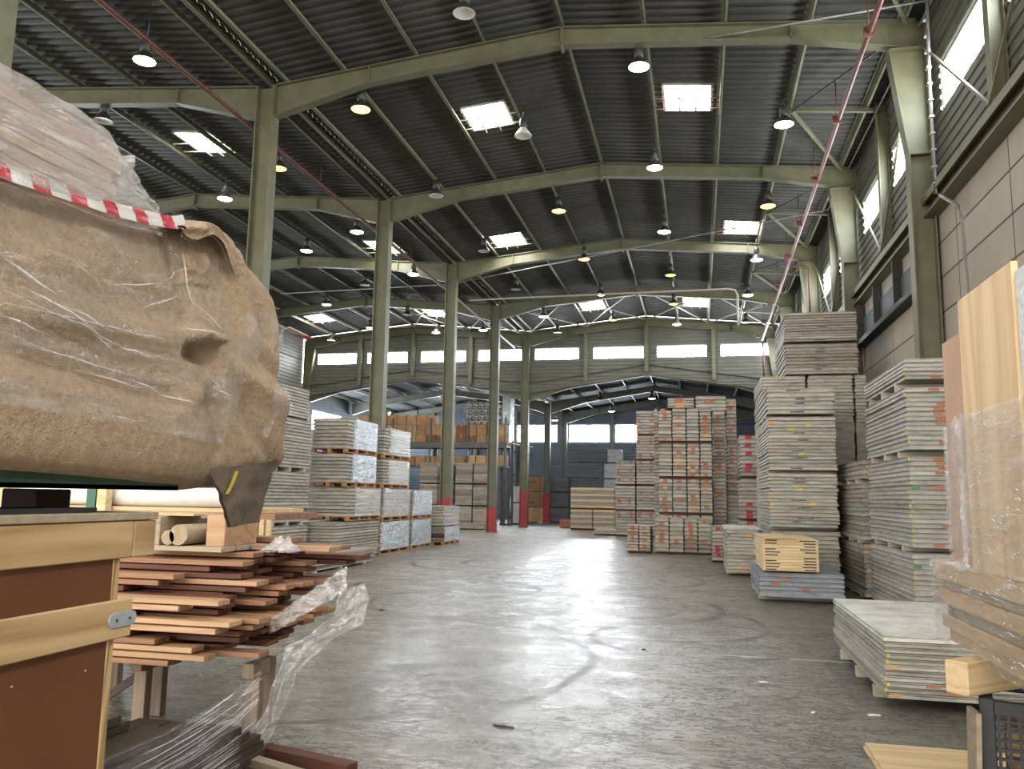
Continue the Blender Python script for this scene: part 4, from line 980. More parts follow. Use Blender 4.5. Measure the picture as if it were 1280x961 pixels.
# ------------------------------------------------------------------ foreground, column side: crate with a felt-wrapped load
def lerp_tab(tab, y):
    for (a, va), (b, vb) in zip(tab, tab[1:]):
        if y <= b:
            f = max(0, (y - a) / (b - a)); f = f * f * (3 - 2 * f) if False else f
            return va + (vb - va) * f
    return tab[-1][1]
def smooth_tab(tab, y, w=.05): return (lerp_tab(tab, y - w) + 2 * lerp_tab(tab, y) + lerp_tab(tab, y + w)) / 4

XF = -1.5
t = thing('wooden_crate', 'tall brown crate with pine battens carrying the felt-wrapped load', 'crate', (XF, .8, 0))
L = lambda y: y - .8
MB().box(-1.2, -.014, L(-.6), L(1.92), .1, 1.53).build('panel', M['crate'], t)
tag(MB().box(-1.2, -.012, L(1.921), L(1.947), .0, 1.45).build('end_panel', M['plyedge'], t, bevel=.002), 'plywood end with layered edge')
tag(MB().box(-.0135, .0, L(-.6), L(1.975), 1.452, 1.55).build('top_batten', M['pine'], t, bevel=.003), 'pine batten along the top')
tag(MB().box(-.0115, .004, L(-.6), L(1.99), 1.245, 1.345).build('middle_batten', M['pine'], t, bevel=.003), 'pine batten across the middle')
MB().box(-.0135, .0, L(-.6), L(1.9), .1, .2).build('bottom_batten', M['pine'], t, bevel=.003)
tag(MB().box(-1.2, .0, L(1.978), L(2.07), 1.452, 1.55).build('end_batten', M['pine'], t, bevel=.003), 'pine batten across the end')
tag(MB().box(-1.21, .004, L(-.6), L(2.072), 1.552, 1.572).build('lid_board', M['oldwood'], t, bevel=.002), 'thin lid board')
m = MB(); m.box(.004, .008, L(1.915), L(1.985), 1.275, 1.312)
for cyy in (1.915, 1.985): m.tube([(.003, L(cyy), 1.2935), (.0074, L(cyy), 1.2935)], .0183, 16)
for cyy in (1.925, 1.975): m.tube([(.0065, L(cyy), 1.2935), (.0092, L(cyy), 1.2935)], .0038, 10, mi=1)
tag(m.build('bracket_plate', [M['steel'], M['black']], t), 'rounded steel joining plate with two screws')
m = MB()
for y, z in ((1.3, 1.2), (1.62, 1.19), (1.85, 1.18)): m.tube([(-.015, L(y), z), (-.0125, L(y), z)], .003, 8)
m.build('nail_head', M['steel'], t)
for k, (ya, yb) in enumerate(((.5, .64), (1.86, 1.99))):
    tag(MB().box(-1.83, -1.72, ya, yb, 1.573, 1.632).build('spacer_block', M['darkpost'], bevel=.004), 'dark brown spacer block on the crate lid, %s' % ('out of view' if k == 0 else 'under the green tray'), 'block')
tag(MB().box(-1.7, -1.56, .1, 1.9, 1.573, 1.585).build('dark_strip', M['black']), 'flat dark strip lying along the crate lid', 'strip')
t = thing('steel_tray', 'dark green steel tray under the felt-wrapped load', 'tray', (-2.1, 1.2, 1.634))
m = MB(); m.box(-.65, .57, -1.0, 1.0, .0, .012); m.box(.55, .57, -1.0, 1.0, -.0, .05); m.box(-.65, -.63, -1.0, 1.0, 0, .05)
for y in (-.9, 0, .9): m.box(-.63, .55, y - .03, y + .03, .012, .03)
m.build('tray', M['green'], t)

ZT = [(.0, 2.25), (.8, 2.28), (1.43, 2.325), (1.8, 2.36), (2.04, 2.40), (2.18, 2.475), (2.30, 2.505), (2.45, 2.475), (2.6, 2.425), (2.72, 2.375), (2.80, 2.33), (2.9, 2.24)]
ZB = [(.0, 1.68), (1.5, 1.662), (2.0, 1.645), (2.27, 1.632), (2.45, 1.65), (2.6, 1.675), (2.79, 1.70), (2.9, 1.73)]
CR = [(1.2, 2.00, 2.16, 2.085, .045, .022), (1.75, 2.28, 2.27, 2.135, .04, .02), (2.23, 1.945, 2.10, 1.865, .03, .022), (2.24, 1.94, 2.34, 1.77, .03, -.02), (2.33, 2.05, 2.78, 1.94, .04, .028),
      (2.30, 2.0, 2.52, 1.77, .04, .018), (2.42, 2.42, 2.50, 2.16, .05, .025), (2.55, 2.38, 2.62, 2.2, .04, -.018), (2.15, 2.10, 2.27, 2.105, .018, .06), (2.15, 2.055, 2.23, 2.05, .024, -.06),
      (1.4, 1.93, 2.15, 1.90, .02, -.012), (2.05, 2.4, 2.12, 2.15, .03, -.02), (2.6, 2.1, 2.8, 2.02, .03, -.02), (2.45, 1.9, 2.7, 1.72, .04, -.02), (.6, 2.15, 1.7, 2.17, .05, .012), (.7, 1.9, 1.5, 1.93, .06, .012)]
def disp(y, z):
    d = .012 * noise.noise(Vector((y * 2.1, z * 2.8, 3.1))) + .006 * noise.noise(Vector((y * 6, z * 7, 1.7)))
    for (a, b, c, e, w, h) in CR:
        vx, vz = c - a, e - b; L2 = vx * vx + vz * vz; k = max(0, min(1, ((y - a) * vx + (z - b) * vz) / L2))
        q = math.hypot(y - a - k * vx, z - b - k * vz); d += h * math.exp(-(q / w) ** 2)
    edge = 1.885 + .02 * math.sin(y * 5) - (.03 * max(0, y - 1.9))
    d += .026 / (1 + math.exp((z - edge) / .012)) * (1 / (1 + math.exp((y - 2.25) / .05)))
    return d
def bl_prof(y, v):
    zt, zb = smooth_tab(ZT, y), smooth_tab(ZB, y)
    P = [(-.95, zb + .01), (-.5, zb + .004), (-.12, zb), (-.05, zb + .012), (-.012, zb + .05), (.004, zb + .12), (.006, zb + .3), (0, (zt + zb) / 2 + .05), (-.008, zt - .16), (-.02, zt - .06), (-.045, zt - .015), (-.09, zt), (-.4, zt + .0), (-.95, zt - .02)]
    s = v * (len(P) - 1); i = min(int(s), len(P) - 2); f = s - i
    p0, p1, p2, p3 = P[max(i - 1, 0)], P[i], P[i + 1], P[min(i + 2, len(P) - 1)]
    cr = lambda a, b, c, d: .5 * (2 * b + (c - a) * f + (2 * a - 5 * b + 4 * c - d) * f * f + (3 * b - a - 3 * c + d) * f ** 3)
    return cr(p0[0], p1[0], p2[0], p3[0]), cr(p0[1], p1[1], p2[1], p3[1])
def bl_pos(u, v, off=0.):
    y = .15 + 2.74 * u
    dx, z = bl_prof(y, v)
    fr_ = min(1, max(0, (v - .12) * 6)) * min(1, max(0, (.93 - v) * 8))
    x = XF + dx + (disp(y, z) + off) * fr_ + off * .5
    if y > 2.70: x -= ((y - 2.70) / .2) ** 2.2 * .4 * (1 if dx > -.4 else .1)
    return Vector((x, y + (.006 * math.sin(z * 23) + .006 * math.sin(z * 51) + .09 * max(0, (2.12 - z) / .4) - .03 * max(0, (z - 2.25) / .2)) * max(0, (y - 2.4) * 2.4), z))
BL = thing('felt_bundle', 'large tan felt-wrapped load under cling film with red and white barrier tape', 'bundle', (0, 0, 0))
m = MB(); m.grid(lambda u, v: bl_pos(u, v), 190, 150)
m.face([bl_pos(1, v / 30) for v in range(31)])
m.build('felt_blanket', M['felt'], BL, normals=False, weld=True)
# film over the felt, ragged far edge
def film_pos(u, v):
    ye = 2.36 + .07 * math.sin(v * 9) + .05 * noise.noise(Vector((v * 12, 0, 2)))
    uu = (.0 + (ye - .15) * u) / 2.74
    vv = .40 + .47 * v
    p = bl_pos(uu, vv, .007); p.x += .006 * abs(noise.noise(Vector((p.y * 3, p.z * 24, 5)))); return p
m = MB(); m.grid(film_pos, 110, 60)
def film_patch(u, v):
    y = 2.40 + .42 * u; z0 = 2.06 + .13 * u; z = z0 + v * (.12 + .03 * math.sin(u * 5))
    vs = .5; 
    for q in range(24):
        if bl_prof(y, vs)[1] < z: vs += .018
        else: vs -= .018 * .5
    p = bl_pos((y - .15) / 2.74, vs, .01); p.x += .012 * abs(noise.noise(Vector((y * 9, z * 30, 1)))); return p
m.grid(film_patch, 26, 14)
def film_patch2(u, v):
    y = 2.58 + .24 * u; z = 1.84 + .14 * v + .05 * u
    vs = .4
    for q in range(24):
        if bl_prof(y, vs)[1] < z: vs += .018
        else: vs -= .018 * .5
    p = bl_pos((y - .15) / 2.74, vs, .01); p.x += .012 * abs(noise.noise(Vector((y * 11, z * 28, 7)))); return p
m.grid(film_patch2, 14, 10)
tag(m.build('film_wrap', M['film_big'], BL, normals=False), 'clear cling film stretched over the felt')
def v_of(y, z):
    a, b = .2, .9
    for q in range(30):
        c = (a + b) / 2
        if bl_prof(y, c)[1] < z: a = c
        else: b = c
    return a
m = MB()  # thin raised folds, coloured white to draw the glints on the film
for (ya, za, yb, zb, w_) in ((1.45, 2.135, 1.60, 2.085, .004), (1.50, 2.085, 1.75, 2.02, .0035), (1.62, 2.065, 1.80, 2.035, .003), (1.72, 2.02, 1.83, 1.985, .003), (1.86, 2.003, 1.95, 2.0, .004), (1.43, 2.0, 1.56, 1.99, .003),
        (1.5, 1.955, 1.93, 1.935, .0025), (1.88, 1.93, 2.05, 1.905, .003), (2.02, 1.902, 2.15, 1.895, .003), (1.7, 1.925, 2.0, 1.91, .0025), (1.6, 2.19, 1.72, 2.16, .002), (1.72, 2.16, 1.77, 2.135, .002), (1.78, 2.16, 2.0, 2.22, .002), (1.98, 2.22, 2.12, 2.30, .002),
        (1.45, 2.055, 1.9, 2.0, .002), (1.44, 2.03, 2.1, 2.06, .002), (2.0, 2.10, 2.28, 2.12, .002), (1.9, 2.12, 2.06, 2.20, .002), (1.44, 1.965, 1.7, 1.945, .002), (2.25, 1.96, 2.34, 1.93, .003), (2.22, 1.99, 2.3, 1.95, .002), (2.1, 2.36, 2.14, 2.18, .003), (2.14, 2.2, 2.3, 2.13, .003)):
    P = []
    for q in range(13):
        f = q / 12; y = ya + (yb - ya) * f; z = za + (zb - za) * f + .006 * noise.noise(Vector((y * 14, za * 30, 2)))
        P.append(bl_pos((y - .15) / 2.74, v_of(y, z), .012))
    m.tube(P, [max(.0005, w_ * .9 * math.sin(math.pi * (q + .2) / 12.4)) for q in range(13)], 5)
tag(m.build('film_glint_crease', M['film_glint_crease'], BL), 'white crease strips standing in for glints on the cling film', None, None, 'stuff')
# sheets stacked above the felt, film around them
m = MB()
for k in range(8): m.box(-2.55, -1.67 + R(-.012, .008), .1, 1.98 + R(-.04, .05), 2.36 + k * .034, 2.36 + k * .034 + .028, k % 2)
m.build('sheet_pile', [M['timber_lo'], M['hardboard']], BL)
def top_film(u, v):
    y = .15 + (1.95 - .10 * v) * u; zt = smooth_tab(ZT, y) - .03
    if v < .75: a = v / .75; x = XF + .012 - .145 * a ** 1.3; z = zt + (2.645 - zt) * a
    else: a = (v - .75) / .25; x = XF - .133 - .9 * a; z = 2.645 + .01 * a
    if u > .93: z -= (u - .93) * .5 * min(1, v * 1.4); x -= (u - .93) * .6
    nz = noise.noise(Vector((y * 2.2, v * 10, 9))) * .016 + noise.noise(Vector((y * 9, v * 26, 4))) * .008
    return Vector((x + nz, y, z + nz * .6))
m = MB(); m.grid(top_film, 90, 60)
m.grid(lambda u, v: (XF - .14 - .8 * u + .02 * noise.noise(Vector((u * 8, v * 9, 2))), 2.03 + .03 * noise.noise(Vector((u * 5, v * 7, 6))), 2.36 + .27 * v), 20, 14)
tag(m.build('upper_film', M['film_top'], BL, normals=False), 'thick hazy film around the upper sheets')
def tape_pos(u, v):
    y = .15 + 1.93 * u; zc = smooth_tab(ZT, y) + .012 - .028 * math.sin(math.pi * u) * .4
    z = zc - .022 + .046 * v * (1.1 - .2 * u)
    return Vector((XF + .022 - .02 * v + .006 * noise.noise(Vector((y * 12, v * 3, 2))) + .01 * max(0, u - .9), y, z))
m = MB(); m.grid(tape_pos, 120, 5); tag(m.build('barrier_tape', M['barrier'], BL, normals=False), 'red and white barrier tape')
# turned-over corner of the felt: crumpled pocket under a folded lip
def on_felt(y, z, off): return bl_pos((y - .15) / 2.74, v_of(y, z), off)
def pocket(u, v):
    y = 2.07 + .22 * u + .02 * v; z = 2.215 + .20 * v + .03 * u
    e = max(0, min(1, min(u, 1 - u, v, 1 - v) * 4.5))
    h = -.022 + e * (.03 + .035 * noise.noise(Vector((y * 13, z * 15, 4))) + .022 * noise.noise(Vector((y * 29, z * 24, 8))))
    p = on_felt(y, z, 0); p.x += h; return p
m = MB(); m.grid(pocket, 40, 40)
tag(m.build('crumpled_pocket', M['felt'], BL, normals=False), 'crumpled pocket in the turned felt corner')
def lip(u, v):
    y = 2.035 + .31 * u + .03 * v * u; zt = smooth_tab(ZT, y) + .012 * math.sin(u * 7)
    dn = (.03 + .10 * u ** 1.5 + .025 * math.sin(u * 8)) * v
    x = XF - .05 + .10 * math.sin(min(1, v * 1.6) * math.pi / 2) * (1 - .35 * u) + .012 * noise.noise(Vector((u * 5, v * 4, 3)))
    return Vector((x, y, zt + .012 * math.sin(v * math.pi) - dn))
m = MB(); m.grid(lip, 36, 16); m.grid(lambda u, v: lip(u, v) + Vector((-.012, 0, -.006)), 36, 16)
tag(m.build('folded_lip', M['felt'], BL, normals=False), 'folded-over lip of the felt')
def hang(u, v):
    a = Vector((-1.50, 2.31, 1.70)).lerp(Vector((-1.51, 2.76, 1.75)), u); b = Vector((-1.53, 2.47, 1.515)).lerp(Vector((-1.53, 2.72, 1.525)), u)
    p = a.lerp(b, v); p.x += .02 * math.sin(u * 3.2 + v * 2) + .012 * noise.noise(Vector((u * 4, v * 4, 0))); return p
m = MB(); m.grid(hang, 18, 16); k = len(m.v); m.grid(lambda u, v: hang(u, v) + Vector((-.012, 0, 0)), 18, 16)
tag(m.build('hanging_flap', M['felt_under'], BL, normals=False), 'grey-brown underside flap hanging free')
m = MB(); m.grid(lambda u, v: Vector((-1.475 + .004 * u, 2.385 + .02 * v - .018 * (1 - u) ** 2 + .025 * u, 1.625 + .075 * u)), 8, 2); tag(m.build('yellow_tape', M['yellow'], BL, normals=False), 'scrap of yellow tape')
t = tag(MB().bar((-1.56, 2.86, 2.27), (-1.50, 2.94, 2.24), .05, .004).build('tape_tail', M['barrier'], BL), 'loose barrier tape tail')

# ---- trestle with hardwood planks
t = thing('timber_trestle', 'rough timber trestle carrying the reddish hardwood planks', 'trestle', (-3.2, 5.2, 0))
for (x, y) in ((-2.74, 4.87), (-3.03, 5.55), (-3.58, 4.92), (-3.9, 5.55), (-4.7, 5.0), (-4.7, 6.1)):
    MB().box(x - .045 + 3.2, x + .045 + 3.2, y - .035 - 5.2, y + .035 - 5.2, 0, .465).build('leg', M['trestle'], t, bevel=.004)
for x in (-2.78, -3.58, -4.7): MB().box(x - .04 + 3.2, x + .04 + 3.2, 4.84 - 5.2, (5.05 if x > -3 else 6.3) - 5.2, .467, .558).build('cross_rail', M['trestle'], t, bevel=.004)
MB().bar((-4.1 + 3.2, 4.98 - 5.2, .12), (-3.58 + 3.2, 4.98 - 5.2, .46), .03, .05).build('brace', M['darkstack'], t)
ROWS = [(4.62, .17), (4.81, .17), (5.0, .18), (5.2, .18), (5.4, .2), (5.62, .2), (5.85, .22)]
TOPL = [10, 13, 15, 16, 17, 17, 15]
PZ, PT = .0415, .033
OVR = {(0, 1): (-2.95, 'hard_lt'), (0, 2): (-3.05, 'hard_lt'), (0, 5): (-2.88, 'hard_lt'), (0, 6): (-2.80, 'hard_lt'), (0, 8): (-3.15, 'hard_lt'), (0, 9): (-2.88, 'hard_lt'), (0, 0): (-3.2, 'hard'), (0, 3): (-3.3, 'hard'), (0, 4): (-3.5, 'hard_dk'), (0, 7): (-3.5, 'hard_dk'),
       (1, 1): (-2.69, 'hard'), (1, 6): (-2.70, 'hard'), (1, 12): (-3.34, 'hard'), (1, 11): (-3.45, 'hard'), (1, 10): (-3.7, 'hard_dk'), (1, 9): (-2.95, 'hard_dk'), (1, 8): (-2.95, 'hard_dk'), (1, 7): (-3.0, 'hard_dk'), (1, 5): (-2.75, 'hard'),
       (2, 11): (-2.84, 'hard_lt'), (2, 14): (-2.95, 'hard'), (2, 13): (-3.2, 'hard_dk'), (2, 8): (-2.78, 'hard'), (2, 5): (-2.62, 'hard'), (2, 6): (-2.68, 'hard'),
       (3, 9): (-2.79, 'hard'), (3, 10): (-2.74, 'hard'), (3, 15): (-3.0, 'hard'), (3, 5): (-2.66, 'hard'),
       (4, 16): (-2.53, 'hard_lt'), (4, 15): (-2.95, 'hard_dk'), (4, 5): (-2.63, 'hard'), (4, 6): (-2.6, 'hard'), (4, 10): (-2.72, 'hard'),
       (5, 16): (-2.53, 'hard'), (5, 15): (-2.9, 'hard_dk'), (5, 5): (-2.63, 'hard'), (5, 10): (-2.66, 'hard'), (5, 8): (-2.68, 'hard'),
       (6, 14): (-2.49, 'hard_dk'), (6, 10): (-2.66, 'hard'), (6, 8): (-2.68, 'hard'), (6, 13): (-2.6, 'hard_dk')}
CLN = {'hard': 'reddish', 'hard_lt': 'light brown', 'hard_dk': 'dark brown'}
for r_, (y0, wd) in enumerate(ROWS):
    for k in range(TOPL[r_]):
        xe, mt = OVR.get((r_, k), (R(-3.35, -2.8), random.choice(['hard', 'hard_dk', 'hard_dk'])))
        ln = R(1.5, 2.0)
        if r_ == 0: ln = max(ln, xe + 4.95)
        m = MB(); m.box(0, ln, 0, wd - R(.012, .05), 0, PT)
        o = m.build('hardwood_plank', M[mt], None, (xe - ln, y0 + R(0, .01), .56 + k * PZ), R(-.008, .008), bevel=.003)
        tag(o, '%s plank, %s from top in the %s row of the trestle pile' % (CLN[mt], ordn(TOPL[r_] - k), NAMES[r_]), 'plank', 'hardwood planks on the trestle')
zt6 = .56 + 17 * PZ
tag(MB().box(0, .78, 0, .19, 0, .036).build('hardwood_plank', M['hard'], None, (-3.72, 5.63, zt6), .0, bevel=.003), 'short reddish plank topmost on the trestle pile, chipped corner', 'plank', 'hardwood planks on the trestle')
# clear film hanging off the plank ends
FA = [(-2.22, 4.98, 1.03), (-2.28, 4.96, .86), (-2.42, 4.93, .74), (-2.56, 4.9, .66), (-2.60, 4.88, .48), (-2.66, 4.86, .27), (-2.73, 4.83, .10), (-2.76, 4.82, .02)]
FB = [(-2.08, 5.02, 1.07), (-2.03, 5.0, .97), (-2.07, 4.97, .83), (-2.28, 4.93, .70), (-2.46, 4.9, .52), (-2.54, 4.88, .28), (-2.62, 4.85, .10), (-2.66, 4.84, .02)]
def tabv(T, u):
    s = u * (len(T) - 1); i = min(int(s), len(T) - 2); return Vector(T[i]).lerp(Vector(T[i + 1]), s - i)
def hangfilm(u, v):
    p = tabv(FA, u).lerp(tabv(FB, u), v); n1 = noise.noise(Vector((u * 9, v * 6, 3))); n2 = noise.noise(Vector((u * 22, v * 14, 1)))
    return p + Vector((.02 * n2, -.05 * n1 - .03 * n2 - .03 * math.sin(v * 14), .02 * n1))
m = MB(); m.grid(hangfilm, 70, 26)
m.grid(lambda u, v: Vector((-2.72 + .52 * u, 4.98 + .03 * noise.noise(Vector((u * 9, v * 9, 7))), .72 + .3 * u + (.1 + .06 * u) * v + .02 * noise.noise(Vector((u * 14, v * 5, 3))))), 30, 8)
tag(m.build('plastic_film', M['film_hang'], None, normals=False), 'crumpled clear film hanging off the hardwood plank ends to the floor', 'film')
m = MB(); m.grid(lambda u, v: Vector((-2.98 + .28 * u, 5.2 + .2 * v, .56 + 15 * PZ + .0 + .09 * math.sin(math.pi * u) * math.sin(math.pi * v) * (1 + .5 * noise.noise(Vector((u * 7, v * 7, 2)))) + .015 * noise.noise(Vector((u * 20, v * 20, 2))))), 24, 18) 
tag(m.build('film_wad', M['film_hang'], None, (0, -.0, .045), normals=False), 'small wad of clear film lying among the plank ends', 'film')
# old timber cradle with canvas on top of the planks
zc = .56 + 16 * PZ + .002
t = thing('timber_cradle', 'weathered wooden cradle holding a canvas roll on top of the hardwood planks', 'cradle', (-3.75, 5.0, zc))
for k in range(3): MB().box(0, .62, .02 + k * .19, .19 + k * .19, 0, .035).build('slat', M['oldwood'], t, bevel=.003)
MB().box(.06, .14, .02, .5, .036, .23).build('side_block', M['oldwood'], t, bevel=.004)
tag(MB().box(.46, .60, .08, .5, .036, .25).build('end_block', M['hard_lt'], t, bevel=.003), 'orange-brown plywood block')
MB().box(-.6, .34, .1, .5, .235, .25).build('cover_board', M['ply_flat'], t)
m = MB(); m.tube([(.3, -.0, .11), (.3, .5, .11)], .07, 14); m.tube([(.22, .0, .09), (.22, .5, .09)], .05, 12); tag(m.build('canvas_roll', M['canvas'], None, (-3.75, 5.0, zc)), 'rolled canvas lying in the wooden cradle on the planks', 'canvas')
# rack behind with white tubes
t = thing('pipe_rack', 'dark green rack with timber posts behind the hardwood planks, holding white tubes', 'rack', (-5.2, 6.6, 0))
for x in (-1.0, .03):
    MB().box(x - .045, x + .045, -.39, -.31, 0, 2.0).build('steel_post', M['green_post'], t); MB().box(x + .06, x + .15, -.39, -.31, 0, 2.0).build('timber_post', M['timber'], t)
    MB().box(x - .04, x + .04, .35, .43, 0, 1.4).build('rear_post', M['green_post'], t)
for z in (1.405,): MB().box(-1.2, 1.75, -.3, .5, z, z + .05).build('shelf', M['hard'], t)
MB().box(-1.2, 1.6, -.29, .5, 1.457, 1.49).build('shelf_board', M['ply_flat'], t)
for k, (dy, r_, xa, xb) in enumerate(((-.18, .085, -6.3, -3.72), (.02, .085, -6.3, -3.80), (.2, .08, -6.3, -3.9))):
    m = MB(); m.tube([(0, 0, 0), (xb - xa, 0, 0)], r_, 20); m.tube([(xb - xa, 0, 0), (xb - xa + .003, 0, 0)], r_ * .7, 20, mi=1)
    tag(m.build('white_tube', [M['white'], M['canvas']], None, (xa, 6.6 + dy, 1.492 + r_)), 'long white tube, %s from the front on the green rack' % NAMES[k], 'tube', 'white tubes on the green rack')
# dark plank stack under film at the floor
k = 0
for lv in range(9):
    for c in range(3):
        ye = (4.95 - .09 * lv) if lv < 5 else (4.45 - .06 * lv); k += 1
        xr = -2.62 - c * .235 - (.10 if lv > 5 else 0) + R(-.012, .0)
        if lv > 6 and c == 0: continue
        tag(MB().box(-.22, 0, 0, ye - 2.9 + R(-.06, .02), 0, .046).build('dark_plank', M['darkstack'], None, (xr, 2.9, .03 + lv * .049), bevel=.002), 'dark stained plank, layer %s and file %s of the filmed stack below the trestle' % (ORD[lv], ORD[c]), 'plank', 'dark planks under film')
for y in (3.1, 4.1): bearer('floor skid under the dark filmed plank stack, %s one' % ('front' if y < 4 else 'rear'), -3.35, -2.6, y, 0, .029, M['darkstack'])
def lowfilm(u, v):
    a = Vector((-2.52, 3.0, .05)).lerp(Vector((-2.66, 4.80, .03)), u); b = Vector((-2.58, 3.0, .47)).lerp(Vector((-2.67, 4.80, .54)), u)
    p = a.lerp(b, v); p.x += .03 * math.sin(math.pi * u) + .008 * noise.noise(Vector((u * 3, v * 25, 0))); p.z += -.05 * math.sin(math.pi * u) * v; return p
m = MB(); m.grid(lowfilm, 60, 50)
SF = tag(m.build('stretch_film', M['film_thin'], None, normals=False), 'taut clear film stretched from the trestle leg over the dark planks', 'film')
k = MB(); rr = random.Random(3)  # white streaks laid along the film as painted glints
for q in range(46):
    v = rr.random(); u0 = rr.uniform(.25, .85); u1 = min(1, u0 + rr.uniform(.1, .45)); v1 = v + rr.uniform(-.04, .06)
    k.tube([lowfilm(u0 + (u1 - u0) * f / 8, max(0, min(1, v + (v1 - v) * f / 8))) + Vector((.006, 0, 0)) for f in range(9)], [.0005 + .0017 * math.sin(math.pi * f / 8) for f in range(9)], 5)
tag(k.build('film_glint_crease', M['film_glint_crease'], SF), 'white crease strips standing in for glints on the clear film', None, None, 'stuff')
tag(MB().bar((-3.0, 4.99, .04), (-2.0, 4.72, .035), .1, .06).build('floor_timber', M['hard_dk']), 'brown timber lying on the floor at the foot of the trestle', 'timber')
tag(MB().bar((-2.75, 4.98 - .22, .03), (-2.2, 4.54, .03), .08, .045).build('floor_timber', M['oldwood']), 'grey timber offcut on the floor before the trestle foot', 'timber')

# ------------------------------------------------------------------ foreground, concrete-wall side
WB = thing('wrapped_boards', 'film-wrapped timber load with upright plywood boards on a black mesh crate', 'bundle', (1.15, 3.4, .985))
m = 0
for k, (h, ye, xo, mt) in enumerate(((.062, 4.42, .02, 'timber_lo'), (.06, 4.46, .0, 'timber_lo'), (.05, 4.40, .012, 'oldwood'), (.07, 4.47, .0, 'timber_lo'), (.045, 4.45, .01, 'oldwood'), (.08, 4.49, -.012, 'timber_lo'))):
    MB().box(xo, .5, 2.2 - 3.4, ye - 3.4, m, m + h - .003).build('timber_board', M[mt], WB, bevel=.003); m += h
TP = m
tag(MB().box(-.008, .016, 3.28 - 3.4, 3.92 - 3.4, TP, 1.545).build('plywood_board', M['ply'], WB, bevel=.001), 'pale knotty plywood board standing upright')
tag(MB().box(.03, .06, 3.3 - 3.4, 4.33 - 3.4, TP, 1.425).build('hardboard_panel', M['hardboard'], WB), 'pinkish hardboard standing upright')
tag(MB().box(.0, .06, 3.08 - 3.4, 3.265 - 3.4, TP, 1.50).build('foam_board', M['foam'], WB), 'white foam board')
tag(MB().box(.0, .05, 2.6 - 3.4, 3.05 - 3.4, TP, 1.50).build('edge_board', M['kraft_lt'], WB), 'brown board')
MB().box(.07, .4, 3.0 - 3.4, 4.3 - 3.4, TP, 1.35).build('inner_board', M['hardboard'], WB)
m = MB(); YW = lambda y: y - 3.4
def wf(u, v):
    y = 2.3 + 2.04 * u; zmax = 1.03 if y < 3.93 else 1.03 - .02 * math.sin(y * 30)
    z = TP + .0 + (zmax - TP) * v; x = (-.016 if y < 3.935 else -.016 + min(1, (y - 3.935) / .03) * .036)
    return Vector((x - .004 - .008 * abs(noise.noise(Vector((y * 3, z * 26, 1)))), YW(y), z))
m.grid(wf, 90, 60)
def wf2(u, v):
    y = 2.2 + 2.31 * u; z = -.01 + (TP + .02) * v; return Vector((-.02 - .012 * abs(noise.noise(Vector((y * 2.5, z * 30, 5)))) - .012 * math.sin(v * 19) ** 2, YW(y), z))
m.grid(wf2, 80, 40)
m.grid(lambda u, v: Vector((-.02 + .5 * u, YW(4.505 + .012 * noise.noise(Vector((u * 9, v * 16, 2)))), -.01 + (TP + .02) * v)), 14, 20)
m.grid(lambda u, v: Vector((.02 + .36 * u, YW(4.35 + .012 * noise.noise(Vector((u * 9, v * 16, 2)))), TP + (1.0 - TP) * v)), 14, 20)
tag(m.build('film_wrap', M['film_ply'], WB, normals=False), 'clear film wound around the boards')
m = MB()
def fold(u, v):
    z = TP + .01 + u * .64; n_ = noise.noise(Vector((z * 14, v * 5, 3)))
    return Vector((-.024 - .02 * math.sin(math.pi * v) * (.4 + abs(n_)), YW(3.925 + .05 * v * (.5 + abs(noise.noise(Vector((z * 9, 0, 1))))) + .01 * n_), z))
m.grid(fold, 60, 6)
m.grid(lambda u, v: Vector((-.03 - .016 * math.sin(math.pi * v) * abs(noise.noise(Vector((u * 12, v * 4, 6)))) - .004, YW(4.49 - u * .62), TP - .012 + v * (.03 + .03 * abs(noise.noise(Vector((u * 8, 0, 2))))))), 40, 6)
k = MB(); rr = random.Random(5)  # scattered white crease strips, glints put in as geometry
for q in range(90):
    lo = q < 45
    y = rr.uniform(2.9, 4.4) if lo else rr.uniform(3.0, 3.9); z = rr.uniform(0, TP) if lo else rr.uniform(TP, 1.0); l = rr.uniform(.04, .2); sl = rr.uniform(-.25, .1)
    x0_ = -.045 if lo else -.034
    k.tube([(x0_ - .002 * math.sin(f * 1.5), YW(y + l * f / 6), z + sl * l * f / 6 + .004 * math.sin(f * 2 + q)) for f in range(7)], [.0004 + .0022 * math.sin(math.pi * f / 6) for f in range(7)], 5)
tag(k.build('film_glint_crease', M['film_glint_crease'], WB), 'white crease strips standing in for glints on the cling film', None, None, 'stuff')
tag(m.build('film_fold', M['film_hang'], WB, normals=False), 'bright gathered film edge')
tag(MB().box(0, .75, -.08, .02, 0, .135).build('bearer_block', M['timber'], None, (1.01, 3.86, .851), .72, bevel=.005), 'pale sawn beam jutting out beneath the wrapped timber load', 'beam', None, 'thing')
# black mesh crate
XM, YM, ZM = 1.11, 3.84, .845
t = thing('mesh_crate', 'black steel mesh crate beneath the wrapped timber load', 'crate', (XM, YM, 0), -.285)
for (x, y) in ((0, 0), (.95, 0), (0, .5), (.95, .5)): MB().box(x, x + .055, y, y + .055, .0, ZM).build('corner_post', M['black'], t, bevel=.004)
for y in (0, .5):
    for z in (.1, ZM - .06): MB().box(.055, .95, y + .005, y + .05, z, z + .05).build('frame_rail', M['black'], t)
for x in (0, .95):
    for z in (.1, ZM - .06): MB().box(x + .005, x + .05, .055, .5, z, z + .05).build('frame_rail', M['black'], t)

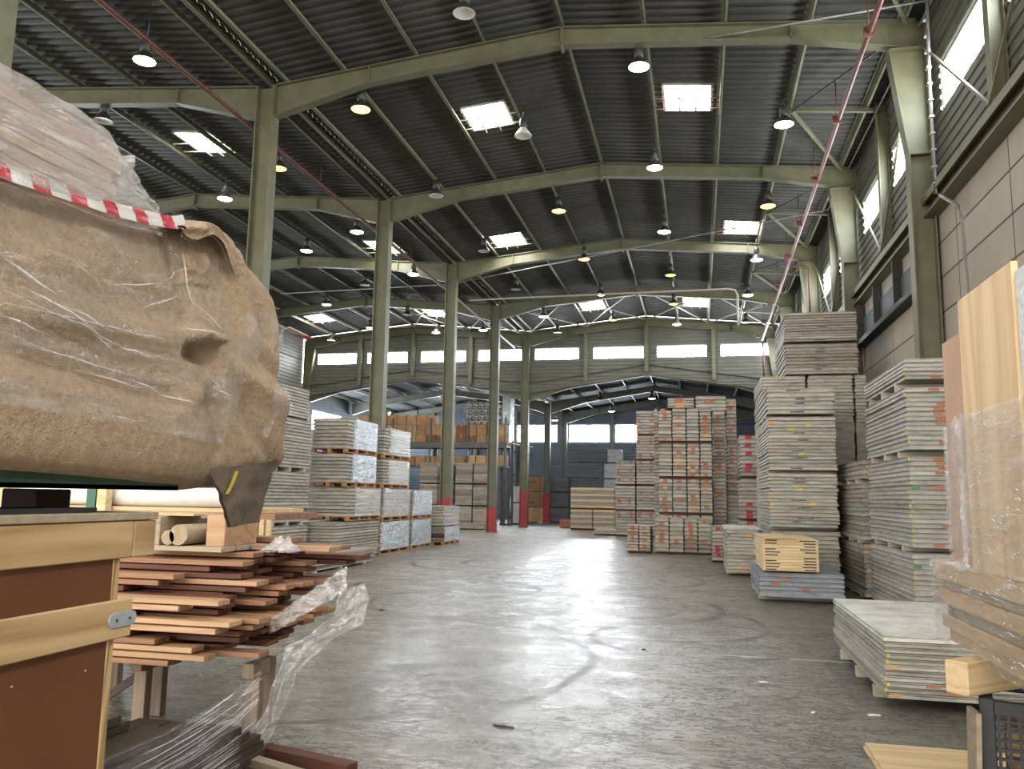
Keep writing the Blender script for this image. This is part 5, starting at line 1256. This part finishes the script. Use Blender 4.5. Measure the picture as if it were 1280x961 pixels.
m = MB()
for k in range(24): m.box(.06 + k * .037, .06 + k * .037 + .012, .02, .03, .15, ZM - .06)
for k in range(17): m.box(.055, .95, .018, .032, .16 + k * .037, .16 + k * .037 + .012)
m.build('front_mesh', M['black'], t)
m = MB()
for k in range(12): m.box(.02, .03, .06 + k * .037, .06 + k * .037 + .012, .15, ZM - .06)
for k in range(17): m.box(.018, .032, .055, .5, .16 + k * .037, .16 + k * .037 + .012)
m.build('side_mesh', M['black'], t)
MB().box(.06, .94, .06, .49, .1, .13).build('bottom_plate', M['black'], t)
for k in range(5): tag(MB().box(0, .76, 0, .38, 0, .115).build('scrap_board', M['hard'] if k % 2 else M['pine'], None, (XM + .11, YM + .05, .131 + k * .12), -.285, bevel=.004), 'brown scrap board inside the black mesh crate, %s from its bottom' % NAMES[k], 'board', 'scrap boards in the mesh crate')
tag(MB().bar((XM - .05, YM - .0, .0), (XM - .025, YM - .02, .80), .02, .12, (0, 1, 0)).build('leaning_slat', M['oldwood']), 'worn dark slat leaning on the black mesh crate corner', 'slat')
# plywood sheets on the floor
for k in range(2):
    tag(MB().box(0, 1.25, -1.4, 0, 0, .019).build('plywood_sheet', M['ply_flat'], None, (1.05 + k * .012, 6.12 - k * .0, .002 + k * .021), -.01 + k * .008, bevel=.001), 'plywood sheet on the floor before the mesh crate, %s of two' % ('lower', 'upper')[k], 'sheet', 'plywood sheets on the floor')
# crumbs on the floor
for k, (x, y, a, l, w_, mt, lb) in enumerate(((-1.38, 5.95, -.2, .16, .02, 'black', 'dark splinter lying in the middle of the aisle floor'), (1.3, 7.05, .1, .09, .03, 'white', 'white paper scrap on the floor before the low stack on feet'), (.85, 7.0, .8, .03, .02, 'white', 'tiny white scrap left of the paper scrap by the low stack'),
        (.55, 8.0, .2, .07, .03, 'white', 'pale scrap on the dark floor by the painted line'), (-.6, 9.3, .5, .03, .03, 'black', 'small dark crumb on the worn aisle floor'), (-4.4, 11.2, .3, .06, .04, 'black', 'small dark chip on the floor beside the hanging film'))):
    m = MB(); m.bar((-l / 2, 0, .006), (l * .1, w_ * .3, .008), w_, .01); m.bar((l * .1, w_ * .3, .008), (l / 2, 0, .006), w_ * .8, .009)
    tag(m.build('floor_scrap', M[mt], None, (x, y, 0), a), lb, 'scrap')
